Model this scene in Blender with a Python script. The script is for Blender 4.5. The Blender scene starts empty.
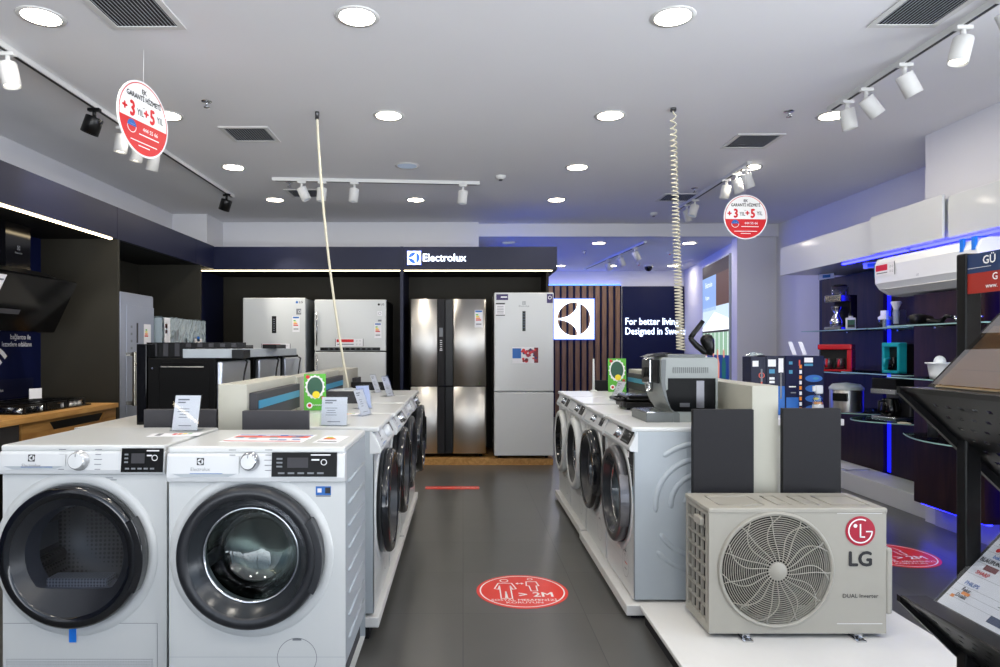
import bpy, bmesh, math, random
from math import sin, cos, pi, radians as R
from mathutils import Matrix, Vector
random.seed(7)
SC = bpy.context.scene
COL = SC.collection
# ---------------------------------------------------------------- materials
def lin(c):
    r = []
    for v in c:
        v /= 255.0
        r.append(v/12.92 if v <= .04045 else ((v+.055)/1.055)**2.4)
    return (r[0], r[1], r[2], 1)
MATS = {}
def newmat(name):
    m = bpy.data.materials.new(name); m.use_nodes = True
    MATS[name] = m
    nt = m.node_tree
    return m, nt, nt.nodes['Principled BSDF']
def pm(name, col, rough=.4, metal=0, coat=0, noise=0.0, nscale=30, bump=0.0, spec=.5, stretch=None):
    m, nt, b = newmat(name)
    c = lin(col)
    b.inputs['Base Color'].default_value = c
    b.inputs['Roughness'].default_value = rough
    b.inputs['Metallic'].default_value = metal
    b.inputs['Specular IOR Level'].default_value = spec
    if coat: b.inputs['Coat Weight'].default_value = coat; b.inputs['Coat Roughness'].default_value = .08
    if noise or bump:
        tc = nt.nodes.new('ShaderNodeTexCoord'); n = nt.nodes.new('ShaderNodeTexNoise')
        mp = nt.nodes.new('ShaderNodeMapping')
        if stretch: mp.inputs['Scale'].default_value = stretch
        nt.links.new(tc.outputs['Object'], mp.inputs[0]); nt.links.new(mp.outputs[0], n.inputs['Vector'])
        n.inputs['Scale'].default_value = nscale; n.inputs['Detail'].default_value = 4
        if noise:
            mx = nt.nodes.new('ShaderNodeMix'); mx.data_type = 'RGBA'
            mx.inputs[6].default_value = tuple(x*(1-noise) for x in c[:3])+(1,)
            mx.inputs[7].default_value = tuple(min(1, x*(1+noise)) for x in c[:3])+(1,)
            nt.links.new(n.outputs['Fac'], mx.inputs[0]); nt.links.new(mx.outputs[2], b.inputs['Base Color'])
        if bump:
            bp = nt.nodes.new('ShaderNodeBump'); bp.inputs['Strength'].default_value = bump; bp.inputs['Distance'].default_value = .002
            nt.links.new(n.outputs['Fac'], bp.inputs['Height']); nt.links.new(bp.outputs[0], b.inputs['Normal'])
    return m
def em(name, col, st):
    m, nt, b = newmat(name)
    b.inputs['Base Color'].default_value = (0, 0, 0, 1)
    b.inputs['Emission Color'].default_value = lin(col)
    b.inputs['Emission Strength'].default_value = st
    return m
def glassm(name, tint, refl=.5, base=.12):
    m, nt, b = newmat(name)
    nt.nodes.remove(b)
    out = nt.nodes['Material Output']
    tr = nt.nodes.new('ShaderNodeBsdfTransparent'); tr.inputs[0].default_value = lin(tint)
    gl = nt.nodes.new('ShaderNodeBsdfGlossy'); gl.inputs['Roughness'].default_value = .03
    lw = nt.nodes.new('ShaderNodeLayerWeight'); lw.inputs[0].default_value = .35
    ma = nt.nodes.new('ShaderNodeMath'); ma.operation = 'MULTIPLY_ADD'
    ma.inputs[1].default_value = refl; ma.inputs[2].default_value = base; ma.use_clamp = True
    mx = nt.nodes.new('ShaderNodeMixShader')
    ge = nt.nodes.new('ShaderNodeNewGeometry'); iv = nt.nodes.new('ShaderNodeMath'); iv.operation = 'SUBTRACT'; iv.inputs[0].default_value = 1
    mu = nt.nodes.new('ShaderNodeMath'); mu.operation = 'MULTIPLY'
    nt.links.new(ge.outputs['Backfacing'], iv.inputs[1]); nt.links.new(iv.outputs[0], mu.inputs[0]); nt.links.new(ma.outputs[0], mu.inputs[1])
    nt.links.new(lw.outputs['Facing'], ma.inputs[0]); nt.links.new(mu.outputs[0], mx.inputs[0])
    nt.links.new(tr.outputs[0], mx.inputs[1]); nt.links.new(gl.outputs[0], mx.inputs[2])
    nt.links.new(mx.outputs[0], out.inputs[0])
    return m
pm('white', (204, 207, 207), .3, coat=.2, noise=.01)
pm('white_matte', (212, 212, 210), .6, noise=.02)
pm('panel_white', (208, 211, 213), .3)
pm('cream', (176, 175, 163), .5, noise=.02)
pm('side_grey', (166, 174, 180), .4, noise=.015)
pm('wall_paint', (218, 218, 222), .85, noise=.02, nscale=3)
pm('ceiling_paint', (229, 229, 232), .9, noise=.02, nscale=2)
pm('navy', (11, 17, 46), .42, noise=.06, nscale=4, spec=.3)
pm('navy_deep', (10, 18, 56), .5, spec=.2)
pm('bay_dark', (48, 46, 40), .6, noise=.08, nscale=6, spec=.2)
pm('bay_black', (18, 18, 18), .6, spec=.2)
pm('slab_grey', (64, 64, 68), .6, noise=.05, nscale=60, spec=.2)
pm('slab_dark', (36, 36, 39), .6, noise=.05, nscale=60, spec=.2)
pm('black', (9, 9, 10), .35, spec=.3)
pm('black_gloss', (7, 7, 9), .1, spec=.35)
pm('display_black', (6, 7, 8), .3, spec=.12)
pm('black_matte', (10, 10, 11), .6, spec=.15)
pm('ring_dark', (34, 36, 40), .3)
pm('ring_in', (46, 50, 54), .22, metal=.2)
pm('ring_black', (14, 16, 20), .12, coat=.4)
pm('ring_grey', (110, 110, 114), .28, metal=.8)
pm('chrome', (200, 202, 206), .16, metal=1)
pm('knob_silver', (214, 216, 218), .2, metal=.6)
pm('rubber', (112, 116, 120), .5)
pm('steel_dark', (90, 90, 92), .35, metal=.8)
pm('ac_beige', (162, 159, 149), .45, noise=.02)
pm('ac_dark', (16, 16, 15), .6)
pm('fan_blade', (30, 29, 27), .5)
pm('red', (206, 16, 26), .4)
pm('floor_red', (224, 44, 30), .35, noise=.06, nscale=8)
pm('lg_red', (166, 16, 48), .35)
pm('ink', (30, 30, 34), .6)
pm('ink_grey', (120, 124, 130), .6)
pm('letter_white', (240, 240, 240), .5)
pm('track_black', (14, 14, 14), .5)
pm('tape_blue', (10, 120, 226), .5)
pm('teal', (28, 130, 168), .35)
pm('green', (84, 176, 44), .45)
pm('green_dark', (34, 84, 62), .5)
pm('yellow', (236, 214, 30), .5)
pm('orange', (240, 140, 30), .5)
pm('paper', (232, 232, 236), .7)
pm('paper_blue', (190, 200, 232), .6)
pm('sticker_blue', (30, 100, 180), .5)
pm('silver_fridge', (150, 156, 172), .35, metal=.35)
pm('handle_steel', (190, 184, 168), .25, metal=1)
pm('espresso_grey', (136, 142, 140), .35, noise=.02)
pm('espresso_dark', (94, 99, 100), .35)
pm('sign_blue', (22, 50, 92), .5)
pm('sign_red', (158, 36, 24), .5)
pm('teal_plastic', (20, 160, 176), .3)
pm('red_plastic', (196, 14, 30), .25, coat=.4)
pm('plastic_white', (236, 238, 240), .3)
pm('tile_plinth', (190, 190, 196), .4)
pm('cable', (206, 200, 178), .5)
pm('cable_dark', (26, 26, 28), .5)
pm('foil', (216, 220, 228), .3, metal=.9, bump=1.0, nscale=18)
pm('wrap', (150, 164, 170), .18, coat=.8, bump=1.0, nscale=14, noise=.05)
pm('red_soft', (220, 90, 70), .5)
pm('vent_back', (18, 18, 20), .8)
pm('purple', (50, 36, 96), .5)
pm('maroon', (110, 20, 30), .5)
em('lamp', (255, 240, 214), 26)
em('lamp_off_glow', (196, 214, 240), .35)  # faint glow put into the faces of unlit lamps
em('spot_glow', (255, 244, 226), 7)
em('led_warm', (255, 232, 188), 7)
em('led_blue', (40, 42, 255), 13)
em('led_blue_low', (30, 34, 255), 9)
pm('glass_edge', (150, 188, 182), .3)
em('led_blue_soft', (16, 20, 255), 2.2)
em('logo_lit', (226, 236, 255), 3.2)
em('halo_blue', (40, 90, 255), 2.0)
em('text_lit', (214, 228, 255), 3.0)
em('display_glow', (120, 150, 190), .5)
em('screen_pale', (150, 184, 244), .9)
em('screen_white', (246, 250, 255), 1.3)
em('screen_sky', (206, 226, 250), 1.0)
em('screen_wood', (120, 84, 64), .55)
em('screen_brown', (70, 50, 46), .35)
em('screen_green', (150, 190, 160), .9)
em('screen_navy', (24, 60, 140), .7)
em('screen_skin', (226, 150, 130), .8)
em('screen_teal', (30, 110, 110), .6)
glassm('glass_door', (222, 232, 232), .5, .05)
glassm('glass_dark', (150, 154, 160), .5, .05)
glassm('glass_shelf', (228, 242, 238), .8, .14)
glassm('glass_tint', (110, 140, 230), .3, .05)  # blue pane colour put in to tint the back room light
glassm('acrylic', (246, 248, 250), .4, .03)
glassm('acrylic_brown', (216, 198, 172), .6, .10)
glassm('plastic_clear', (220, 226, 230), .7, .12)
def grid_mat(name, col, line, cell, width, axes='XZ', **k):
    m = pm(name, col, **k); nt = m.node_tree; b = nt.nodes['Principled BSDF']
    return m
# floor tiles
m, nt, b = newmat('floor_tile')
tc = nt.nodes.new('ShaderNodeTexCoord'); mp = nt.nodes.new('ShaderNodeMapping')
mp.inputs['Location'].default_value = (0.0, -.276+.0, 0)
br = nt.nodes.new('ShaderNodeTexBrick'); br.offset = 0; br.squash = 1
br.inputs['Scale'].default_value = 1; br.inputs['Brick Width'].default_value = .6; br.inputs['Row Height'].default_value = .6
br.inputs['Mortar Size'].default_value = .0022; br.inputs['Mortar Smooth'].default_value = .3
br.inputs['Color1'].default_value = lin((84, 84, 82)); br.inputs['Color2'].default_value = lin((77, 77, 75)); br.inputs['Mortar'].default_value = lin((44, 44, 45))
ns = nt.nodes.new('ShaderNodeTexNoise'); ns.inputs['Scale'].default_value = 2.2; ns.inputs['Detail'].default_value = 8
mx = nt.nodes.new('ShaderNodeMix'); mx.data_type = 'RGBA'; mx.blend_type = 'MULTIPLY'; mx.inputs[0].default_value = .55
nt.links.new(tc.outputs['Object'], mp.inputs[0]); nt.links.new(mp.outputs[0], br.inputs['Vector']); nt.links.new(tc.outputs['Object'], ns.inputs['Vector'])
rp = nt.nodes.new('ShaderNodeValToRGB'); rp.color_ramp.elements[0].color = (.6, .6, .6, 1); rp.color_ramp.elements[1].color = (1.2, 1.2, 1.2, 1)
nt.links.new(ns.outputs['Fac'], rp.inputs[0]); nt.links.new(br.outputs['Color'], mx.inputs[6]); nt.links.new(rp.outputs[0], mx.inputs[7]); nt.links.new(mx.outputs[2], b.inputs['Base Color'])
b.inputs['Roughness'].default_value = .3
bp = nt.nodes.new('ShaderNodeBump'); bp.inputs['Strength'].default_value = .25; bp.inputs['Distance'].default_value = .002; bp.invert = True
nt.links.new(br.outputs['Fac'], bp.inputs['Height']); nt.links.new(bp.outputs[0], b.inputs['Normal'])
def wood(name, c1, c2, scale=(1, 1, 1), rough=.45, wsc=3.0, spec=.4):
    m, nt, b = newmat(name); b.inputs['Specular IOR Level'].default_value = spec
    tc = nt.nodes.new('ShaderNodeTexCoord'); mp = nt.nodes.new('ShaderNodeMapping'); mp.inputs['Scale'].default_value = scale
    n = nt.nodes.new('ShaderNodeTexNoise'); n.inputs['Scale'].default_value = wsc; n.inputs['Detail'].default_value = 7; n.inputs['Distortion'].default_value = .8
    r = nt.nodes.new('ShaderNodeValToRGB'); r.color_ramp.elements[0].color = lin(c1); r.color_ramp.elements[1].color = lin(c2)
    r.color_ramp.elements[0].position = .3; r.color_ramp.elements[1].position = .7
    nt.links.new(tc.outputs['Object'], mp.inputs[0]); nt.links.new(mp.outputs[0], n.inputs['Vector']); nt.links.new(n.outputs['Fac'], r.inputs[0]); nt.links.new(r.outputs[0], b.inputs['Base Color'])
    b.inputs['Roughness'].default_value = rough
wood('oak', (142, 98, 48), (196, 148, 84), (8, 1, 9))
wood('oak_plain', (168, 120, 62), (206, 160, 96), (8, 1, 9))
wood('walnut', (32, 20, 17), (52, 33, 27), (6, 6, .8), .4, spec=.2)
wood('slat_wood', (104, 78, 58), (138, 106, 80), (10, 10, .8), .5)
# brushed steel
m, nt, b = newmat('steel'); b.inputs['Metallic'].default_value = 1; b.inputs['Base Color'].default_value = lin((204, 202, 198)); b.inputs['Roughness'].default_value = .38
b.inputs['Anisotropic'].default_value = .8; b.inputs['Anisotropic Rotation'].default_value = .25
tc = nt.nodes.new('ShaderNodeTexCoord'); mp = nt.nodes.new('ShaderNodeMapping'); mp.inputs['Scale'].default_value = (2, 2, 300)
n = nt.nodes.new('ShaderNodeTexNoise'); n.inputs['Scale'].default_value = 3
bp = nt.nodes.new('ShaderNodeBump'); bp.inputs['Strength'].default_value = .08; bp.inputs['Distance'].default_value = .001
nt.links.new(tc.outputs['Object'], mp.inputs[0]); nt.links.new(mp.outputs[0], n.inputs['Vector']); nt.links.new(n.outputs['Fac'], bp.inputs['Height']); nt.links.new(bp.outputs[0], b.inputs['Normal'])
tg = nt.nodes.new('ShaderNodeTangent'); tg.direction_type = 'RADIAL'; tg.axis = 'Z'; nt.links.new(tg.outputs[0], b.inputs['Tangent'])
# perforated drum
def perf(name, c1, c2, scale, metal, rough, thr=.32):
    m, nt, b = newmat(name); b.inputs['Metallic'].default_value = metal; b.inputs['Roughness'].default_value = rough
    tc = nt.nodes.new('ShaderNodeTexCoord'); v = nt.nodes.new('ShaderNodeTexVoronoi'); v.inputs['Scale'].default_value = scale; v.inputs['Randomness'].default_value = 0
    r = nt.nodes.new('ShaderNodeValToRGB'); r.color_ramp.elements[0].color = lin(c2); r.color_ramp.elements[1].color = lin(c1)
    r.color_ramp.elements[0].position = thr; r.color_ramp.elements[1].position = thr+.06
    nt.links.new(tc.outputs['Object'], v.inputs['Vector']); nt.links.new(v.outputs['Distance'], r.inputs[0]); nt.links.new(r.outputs[0], b.inputs['Base Color'])
perf('drum', (84, 88, 84), (20, 20, 18), 110, 1, .2, .25)
perf('drum_dark', (120, 122, 124), (40, 40, 40), 60, .9, .3)
perf('lint_grille', (200, 206, 222), (110, 116, 130), 90, 0, .4)
perf('kick_grille', (214, 218, 220), (90, 94, 98), 110, 0, .5)

# ---------------------------------------------------------------- mesh builder
class MB:
    def __init__(s, X=None):
        s.v = []; s.f = []; s.mi = []; s.sm = []; s.mats = []; s.X = X or Matrix()
    def idx(s, m):
        if m not in s.mats: s.mats.append(m)
        return s.mats.index(m)
    def add(s, vs, fs, mat, smooth=False):
        o = len(s.v); i = s.idx(mat)
        s.v += [s.X @ Vector(p) for p in vs]
        for f in fs:
            s.f.append(tuple(o+k for k in f)); s.mi.append(i); s.sm.append(smooth)
        return s
    def box(s, x0, x1, y0, y1, z0, z1, mat, bev=0, seg=2):
        if bev:
            bm = bmesh.new(); bmesh.ops.create_cube(bm, size=1)
            for v in bm.verts: v.co = Vector(((x0+x1)/2+v.co.x*(x1-x0), (y0+y1)/2+v.co.y*(y1-y0), (z0+z1)/2+v.co.z*(z1-z0)))
            bmesh.ops.bevel(bm, geom=bm.edges[:]+bm.verts[:], offset=bev, segments=seg, affect='EDGES', profile=.5)
            bm.verts.index_update()
            vs = [v.co.copy() for v in bm.verts]; fs = [[v.index for v in f.verts] for f in bm.faces]; bm.free()
            return s.add(vs, fs, mat, False)
        vs = [(x, y, z) for x in (x0, x1) for y in (y0, y1) for z in (z0, z1)]
        return s.add(vs, [(0, 1, 3, 2), (4, 6, 7, 5), (0, 4, 5, 1), (2, 3, 7, 6), (0, 2, 6, 4), (1, 5, 7, 3)], mat)
    def prism(s, poly, o, u, v, w, mat, smooth=False):
        """polygon (a,b) in the frame o,u,v extruded by the vector w"""
        o, u, v, w = map(Vector, (o, u, v, w)); n = len(poly)
        a = [o+u*p[0]+v*p[1] for p in poly]; vs = a+[p+w for p in a]
        s.add(vs, [tuple(range(n))[::-1], tuple(range(n, 2*n))], mat)
        o2 = len(s.v)-2*n; i = s.idx(mat)
        for k in range(n):
            s.f.append((o2+k, o2+(k+1) % n, o2+n+(k+1) % n, o2+n+k)); s.mi.append(i); s.sm.append(smooth)
        return s
    def frame(s, d):
        d = Vector(d).normalized(); a = Vector((0, 0, 1)) if abs(d.z) < .9 else Vector((1, 0, 0))
        u = d.cross(a).normalized(); return u, d.cross(u).normalized(), d
    def lathe(s, prof, o, ax, mat, n=32, smooth=True, a0=0, a1=2*pi):
        o = Vector(o); u, v, d = s.frame(ax); vs = []; fs = []; full = abs(a1-a0-2*pi) < 1e-6
        cnt = n if full else n+1
        for (r, h) in prof:
            for k in range(cnt):
                t = a0+(a1-a0)*k/n; vs.append(o+d*h+(u*cos(t)+v*sin(t))*r)
        for i in range(len(prof)-1):
            for k in range(n):
                k2 = (k+1) % cnt
                fs.append((i*cnt+k, i*cnt+k2, (i+1)*cnt+k2, (i+1)*cnt+k))
        return s.add(vs, fs, mat, smooth)
    def cyl(s, a, b, r, mat, r2=None, n=20, caps=True, smooth=True):
        a, b = Vector(a), Vector(b); L = (b-a).length; r2 = r if r2 is None else r2
        s.lathe([(r, 0), (r2, L)], a, b-a, mat, n, smooth)
        if caps:
            o = len(s.v)-2*n; i = s.idx(mat)
            s.f.append(tuple(o+k for k in range(n))); s.f.append(tuple(o+n+k for k in range(n))[::-1]); s.mi += [i, i]; s.sm += [False, False]
        return s
    def tube(s, pts, r, mat, n=8, closed=False):
        P = [Vector(p) for p in pts]; m = len(P); vs = []; fs = []; up = None
        rr = r if isinstance(r, (list, tuple)) else [r]*m
        for i, p in enumerate(P):
            d = (P[(i+1) % m]-P[i-1]) if closed else (P[min(i+1, m-1)]-P[max(i-1, 0)])
            if d.length < 1e-9: d = Vector((0, 0, 1))
            d.normalize()
            if up is None: up, _, _ = s.frame(d)
            up = (up-d*up.dot(d)); up.normalize(); w = d.cross(up)
            for k in range(n):
                t = 2*pi*k/n; vs.append(p+(up*cos(t)+w*sin(t))*rr[i])
        for i in range(m if closed else m-1):
            j = (i+1) % m
            for k in range(n): fs.append((i*n+k, i*n+(k+1) % n, j*n+(k+1) % n, j*n+k))
        if not closed: fs += [tuple(range(n))[::-1], tuple((m-1)*n+k for k in range(n))]
        return s.add(vs, fs, mat, True)
    def rect(s, o, u, v, w, h, mat, x=0, y=0):
        """flat patch w x h centred at (x,y) of frame"""
        o, u, v = map(Vector, (o, u, v)); p = lambda a, b: o+u*(x+a*w/2)+v*(y+b*h/2)
        return s.add([p(-1, -1), p(1, -1), p(1, 1), p(-1, 1)], [(0, 1, 2, 3)], mat)
    def poly(s, o, u, v, pts, mat):
        o, u, v = map(Vector, (o, u, v)); return s.add([o+u*a+v*b for a, b in pts], [tuple(range(len(pts)))], mat)
    def disc(s, o, u, v, r, mat, x=0, y=0, n=28, ry=None):
        ry = ry or r
        return s.poly(o, u, v, [(x+r*cos(2*pi*k/n), y+ry*sin(2*pi*k/n)) for k in range(n)], mat)
    def annulus(s, o, u, v, r0, r1, mat, x=0, y=0, n=36, a0=0, a1=2*pi):
        o, u, v = map(Vector, (o, u, v)); vs = []; fs = []
        for k in range(n+1):
            t = a0+(a1-a0)*k/n
            for r in (r0, r1): vs.append(o+u*(x+r*cos(t))+v*(y+r*sin(t)))
        for k in range(n): fs.append((2*k, 2*k+1, 2*k+3, 2*k+2))
        return s.add(vs, fs, mat)
    def sphere(s, c, r, mat, n=16, sz=1, t0=0, t1=pi):
        return s.lathe([(r*sin(t0+(t1-t0)*k/n)+1e-5, -r*sz*cos(t0+(t1-t0)*k/n)) for k in range(n+1)], c, (0, 0, 1), mat, n*2)
    def text(s, body, size, o, u, v, mat, x=0, y=0, align='CENTER', bold=0, sx=1, res=2):
        c = bpy.data.curves.new('lettering', 'FONT'); c.body = body; c.size = size; c.align_x = align; c.align_y = 'CENTER'
        c.resolution_u = res
        ob = bpy.data.objects.new('lettering', c); me = bpy.data.meshes.new_from_object(ob)
        o, u, v = map(Vector, (o, u, v))
        nrm = u.cross(v); b_ = bold*size*.45
        for i, (dx, dy) in enumerate([(0, 0), (b_, 0), (-b_, 0), (0, b_), (0, -b_)] if bold else [(0, 0)]):
            s.add([o+nrm*(.00006*i)+u*(x+p.co.x*sx+dx)+v*(y+p.co.y+dy) for p in me.vertices], [tuple(p.vertices) for p in me.polygons], mat)
        bpy.data.objects.remove(ob); bpy.data.curves.remove(c); bpy.data.meshes.remove(me)
        return s
    def logo(s, o, u, v, a, mat, x=0, y=0):
        """square plate with a round cut-out, a vertical bar and a waisted wedge pointing left"""
        r = a*.42; o, u, v = map(Vector, (o, u, v)); n = 48; vs = []; fs = []
        P = lambda p, q: o+u*(x+p)+v*(y+q)
        for k in range(n):
            t = 2*pi*k/n+pi/4; c, d = cos(t), sin(t); q = a/2/max(abs(c), abs(d))
            vs += [P(r*c, r*d), P(q*c, q*d)]
        for k in range(n): j = (k+1) % n; fs.append((2*k, 2*k+1, 2*j+1, 2*j))
        s.add(vs, fs, mat)
        top = [(-r+1.22*r*sin(t), .97*r-.93*r*cos(t)) for t in [pi/2*i/10 for i in range(11)]]
        for i in range(10):
            (a0, b0), (a1, b1) = top[i], top[i+1]
            s.add([P(a0, -b0), P(a1, -b1), P(a1, b1), P(a0, b0)], [(0, 1, 2, 3)], mat)
        s.add([P(.2*r, -.98*r), P(.36*r, -.98*r), P(.36*r, .98*r), P(.2*r, .98*r)], [(0, 1, 2, 3)], mat)
        return s
    def build_split(s, name, parent, gap=.012):
        """stickers lying apart from each other become parts of their own"""
        bb = []
        for f in s.f:
            P = [s.v[k] for k in f]; bb.append([min(p.x for p in P), min(p.z for p in P), max(p.x for p in P), max(p.z for p in P)])
        grp = []
        for i, b in enumerate(bb):
            hit = [g for g in grp if any(b[0]-gap < c[2] and c[0]-gap < b[2] and b[1]-gap < c[3] and c[1]-gap < b[3] for c in g[1])]
            new = [[i], [b]]
            for g in hit: new[0] += g[0]; new[1] += g[1]; grp.remove(g)
            grp.append(new)
        for ids, _ in grp:
            m = MB(); m.mats = list(s.mats); mp = {}
            for i in sorted(ids):
                for k in s.f[i]:
                    if k not in mp: mp[k] = len(m.v); m.v.append(s.v[k])
                m.f.append(tuple(mp[k] for k in s.f[i])); m.mi.append(s.mi[i]); m.sm.append(False)
            used_ = sorted(set(m.mi)); m.mats = [s.mats[k] for k in used_]; m.mi = [used_.index(k) for k in m.mi]
            m.build(name, parent)
    def build(s, name, parent=None, bevel=0, solid=0, **tags):
        me = bpy.data.meshes.new(name); me.from_pydata([tuple(p) for p in s.v], [], s.f)
        for m in s.mats: me.materials.append(MATS[m])
        me.polygons.foreach_set('material_index', s.mi); me.polygons.foreach_set('use_smooth', s.sm)
        me.update()
        ob = bpy.data.objects.new(name, me); COL.objects.link(ob)
        if parent is not None: ob.parent = parent
        if bevel:
            b = ob.modifiers.new('edge', 'BEVEL'); b.width = bevel; b.segments = 3; b.limit_method = 'ANGLE'; b.angle_limit = R(40); b.harden_normals = False
        if solid:
            q = ob.modifiers.new('thick', 'SOLIDIFY'); q.thickness = solid
        for k, val in tags.items(): ob[k] = val
        return ob
def thing(name, label, cat, loc=(0, 0, 0), rz=0, group=None):
    o = bpy.data.objects.new(name, None); COL.objects.link(o); o.empty_display_size = .05
    o.location = loc; o.rotation_euler = (0, 0, rz); o['label'] = label; o['category'] = cat
    if group: o['group'] = group
    return o
def clone(root, label, loc, rz=0, group=None, rot=None):
    def rec(o, parent):
        c = o.copy(); COL.objects.link(c)
        if parent is not None: c.parent = parent
        for ch in list(o.children): rec(ch, c)
        return c
    r = rec(root, None); r.location = loc; r.rotation_euler = rot or (0, 0, rz); r['label'] = label
    if group: r['group'] = group
    return r
def struct(mb, name, **k):
    return mb.build(name, kind='structure', **k)
XA, YA, ZA = Vector((1, 0, 0)), Vector((0, 1, 0)), Vector((0, 0, 1))
CAMZ = 1.31; F = 667.0
def at(px, py, d):
    return Vector(((px-463)*d/F, d, CAMZ-(py-347)*d/F))
em('led_azure', (50, 100, 255), 7)
WORLD = 10.0; EXPO = 0.2; SKYC = (.11, .13, .16, 1)
# ---------------------------------------------------------------- the room
ZC = 2.9
def plate(x0, x1, y0, y1, z0, z1, mat, name): return struct(MB().box(x0, x1, y0, y1, z0, z1, mat), name)
plate(-4.2, 4.8, -2.6, 13.0, -.1, 0, 'floor_tile', 'floor')
plate(-3.6, 4.3, -2.6, 8.6, ZC, ZC+.1, 'ceiling_paint', 'ceiling')
plate(-3.6, -3.47, -2.6, 8.0, 0, ZC, 'wall_paint', 'wall_left')
plate(-3.6, -3.06, 7.97, 8.6, 0, ZC, 'wall_paint', 'pillar_left')
plate(-3.2, .2, 8.5, 8.62, 0, ZC, 'wall_paint', 'wall_back')
mb = MB()
for (a, b_, c, e) in ((8.62, 8.9, 0, ZC), (12.3, 12.6, 0, ZC), (8.9, 12.3, 0, .2), (8.9, 12.3, 2.6, ZC)): mb.box(.08, .2, a, b_, c, e, 'wall_paint')
struct(mb, 'wall_back_room_left')
fr = MB()
for y in (8.9, 10.55, 12.24): fr.box(.11, .17, y, y+.06, .2, 2.6, 'slab_grey')
fr = struct(fr, 'added_window')  # unseen window added to light the back room blue
for a, b_ in ((8.96, 10.55), (10.61, 12.24)): MB().box(.138, .142, a, b_, .2, 2.6, 'glass_tint').build('pane', fr)
mb = MB()
for (a, b_, c, e) in ((-2.6, -2.5, 0, ZC), (2.6, 2.7, 0, ZC), (-2.5, 2.6, 0, .12), (-2.5, 2.6, 2.78, ZC)): mb.box(3.48, 3.6, a, b_, c, e, 'wall_paint')
struct(mb, 'wall_right_front')
fr = MB()
for y in (-2.5, -.85, .8, 2.54): fr.box(3.51, 3.57, y, y+.06, .12, 2.78, 'slab_grey')
fr = struct(fr, 'window_3')
for a, b_ in ((-2.44, -.85), (-.79, .8), (.86, 2.54)): MB().box(3.538, 3.542, a, b_, .12, 2.78, 'acrylic').build('pane', fr)
plate(.2, 4.3, 8.6, 8.72, 2.735, ZC+.1, 'wall_paint', 'beam_back')
plate(.08, 4.4, 8.72, 12.6, 2.735, 2.83, 'ceiling_paint', 'ceiling_back_room')
plate(.08, 4.4, 12.5, 12.62, 0, 2.8, 'wall_paint', 'wall_back_room')
plate(3.56, 4.3, 8.66, 8.84, 0, 2.8, 'wall_paint', 'wall_right_return')
plate(4.07, 4.2, 5.02, 8.7, 0, ZC, 'wall_paint', 'wall_right')
plate(3.48, 4.2, 2.7, 5.02, 0, ZC, 'wall_paint', 'pillar_right')
mb = MB(); d = Vector((.5, 3.66, 0)); nrm = Vector((3.66, -.5, 0)).normalized()
mb = MB(); mb.prism([(0, 0), (1, 0), (1, 1), (0, 1)], (3.64, 8.84, 0), d, ZA*2.8, nrm*.1, 'wall_paint'); struct(mb, 'wall_back_room_right')
# shop front behind the camera: a glazed front with mullions, daylight behind it
mb = MB()
for (a, b_, c, e) in ((-3.47, -3.2, 0, ZC), (3.2, 3.48, 0, ZC), (-3.2, 3.2, 0, .12), (-3.2, 3.2, 2.6, ZC)): mb.box(a, b_, -2.6, -2.5, c, e, 'wall_paint')
struct(mb, 'wall_front')
mb = MB()
for x in (-3.2, -1.6, 0, 1.6, 3.14): mb.box(x, x+.06, -2.58, -2.52, .12, 2.6, 'slab_grey')
mb.box(-3.2, 3.2, -2.58, -2.52, .12, .17, 'slab_grey'); mb.box(-3.2, 3.2, -2.58, -2.52, 2.55, 2.6, 'slab_grey')
fr = struct(mb, 'window_1')
for k, x in enumerate((-3.14, -1.54, .06, 1.66)):
    g = MB().box(x, x+1.54-(.06 if k == 3 else 0), -2.552, -2.548, .17, 2.55, 'acrylic').build('pane', fr)

# ---------------------------------------------------------------- ceiling fittings
def make_downlight(mat='lamp', lit=True):
    t = thing('ceiling_downlight', '', 'downlight', (0, 0, ZC), 0, 'recessed round downlights')
    MB().lathe([(.085, -.004), (.105, -.004), (.108, 0), (.085, 0)], (0, 0, 0), ZA, 'white_matte', 40).build('trim_ring', t)
    MB().lathe([(.0001, -.0035), (.086, -.0035)], (0, 0, 0), ZA, mat, 40).build('diffuser', t)
    return t
def dl_light(loc, e, col=(1, .93, .82), size=.17, z=None):
    L = bpy.data.lights.new('downlight_lamp', 'AREA'); L.shape = 'DISK'; L.size = size; L.energy = e; L.color = col
    o = bpy.data.objects.new('downlight_lamp', L); o.location = loc; COL.objects.link(o)
proto = make_downlight(); first = True
cols = [(-2.03, 'leftmost column'), (-.51, 'second column from the left'), (1.01, 'third column from the left'), (2.54, 'rightmost column')]
rows = [(3.21, 'nearest row'), (4.58, 'second row'), (5.9, 'third row'), (7.2, 'farthest row before the back wall')]
DLE = 5
for i, (y, rn) in enumerate(rows):
    for j, (x, cn) in enumerate(cols):
        if (i, j) == (0, 3) or (i, j) == (3, 3): continue
        if (i, j) == (2, 1): continue
        lab = 'lit round ceiling downlight in the %s, %s' % (rn.replace(' before the back wall', ''), cn)
        if first: o = proto; o['label'] = lab; o.location = (x, y, ZC); first = False
        else: o = clone(proto, lab, (x, y, ZC))
        dl_light((x, y, ZC-.006), DLE)
for (y, x) in ((1.9, -2.03), (1.9, -.51), (1.9, 1.01), (1.9, 2.54), (.5, -2.03), (.5, -.51), (.5, 1.01), (.5, 2.54), (-.9, -1.2), (-.9, 1.2)):
    dl_light((x, y, ZC-.006), DLE)
    clone(proto, 'lit round ceiling downlight overhead near the shop front', (x, y, ZC))
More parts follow.
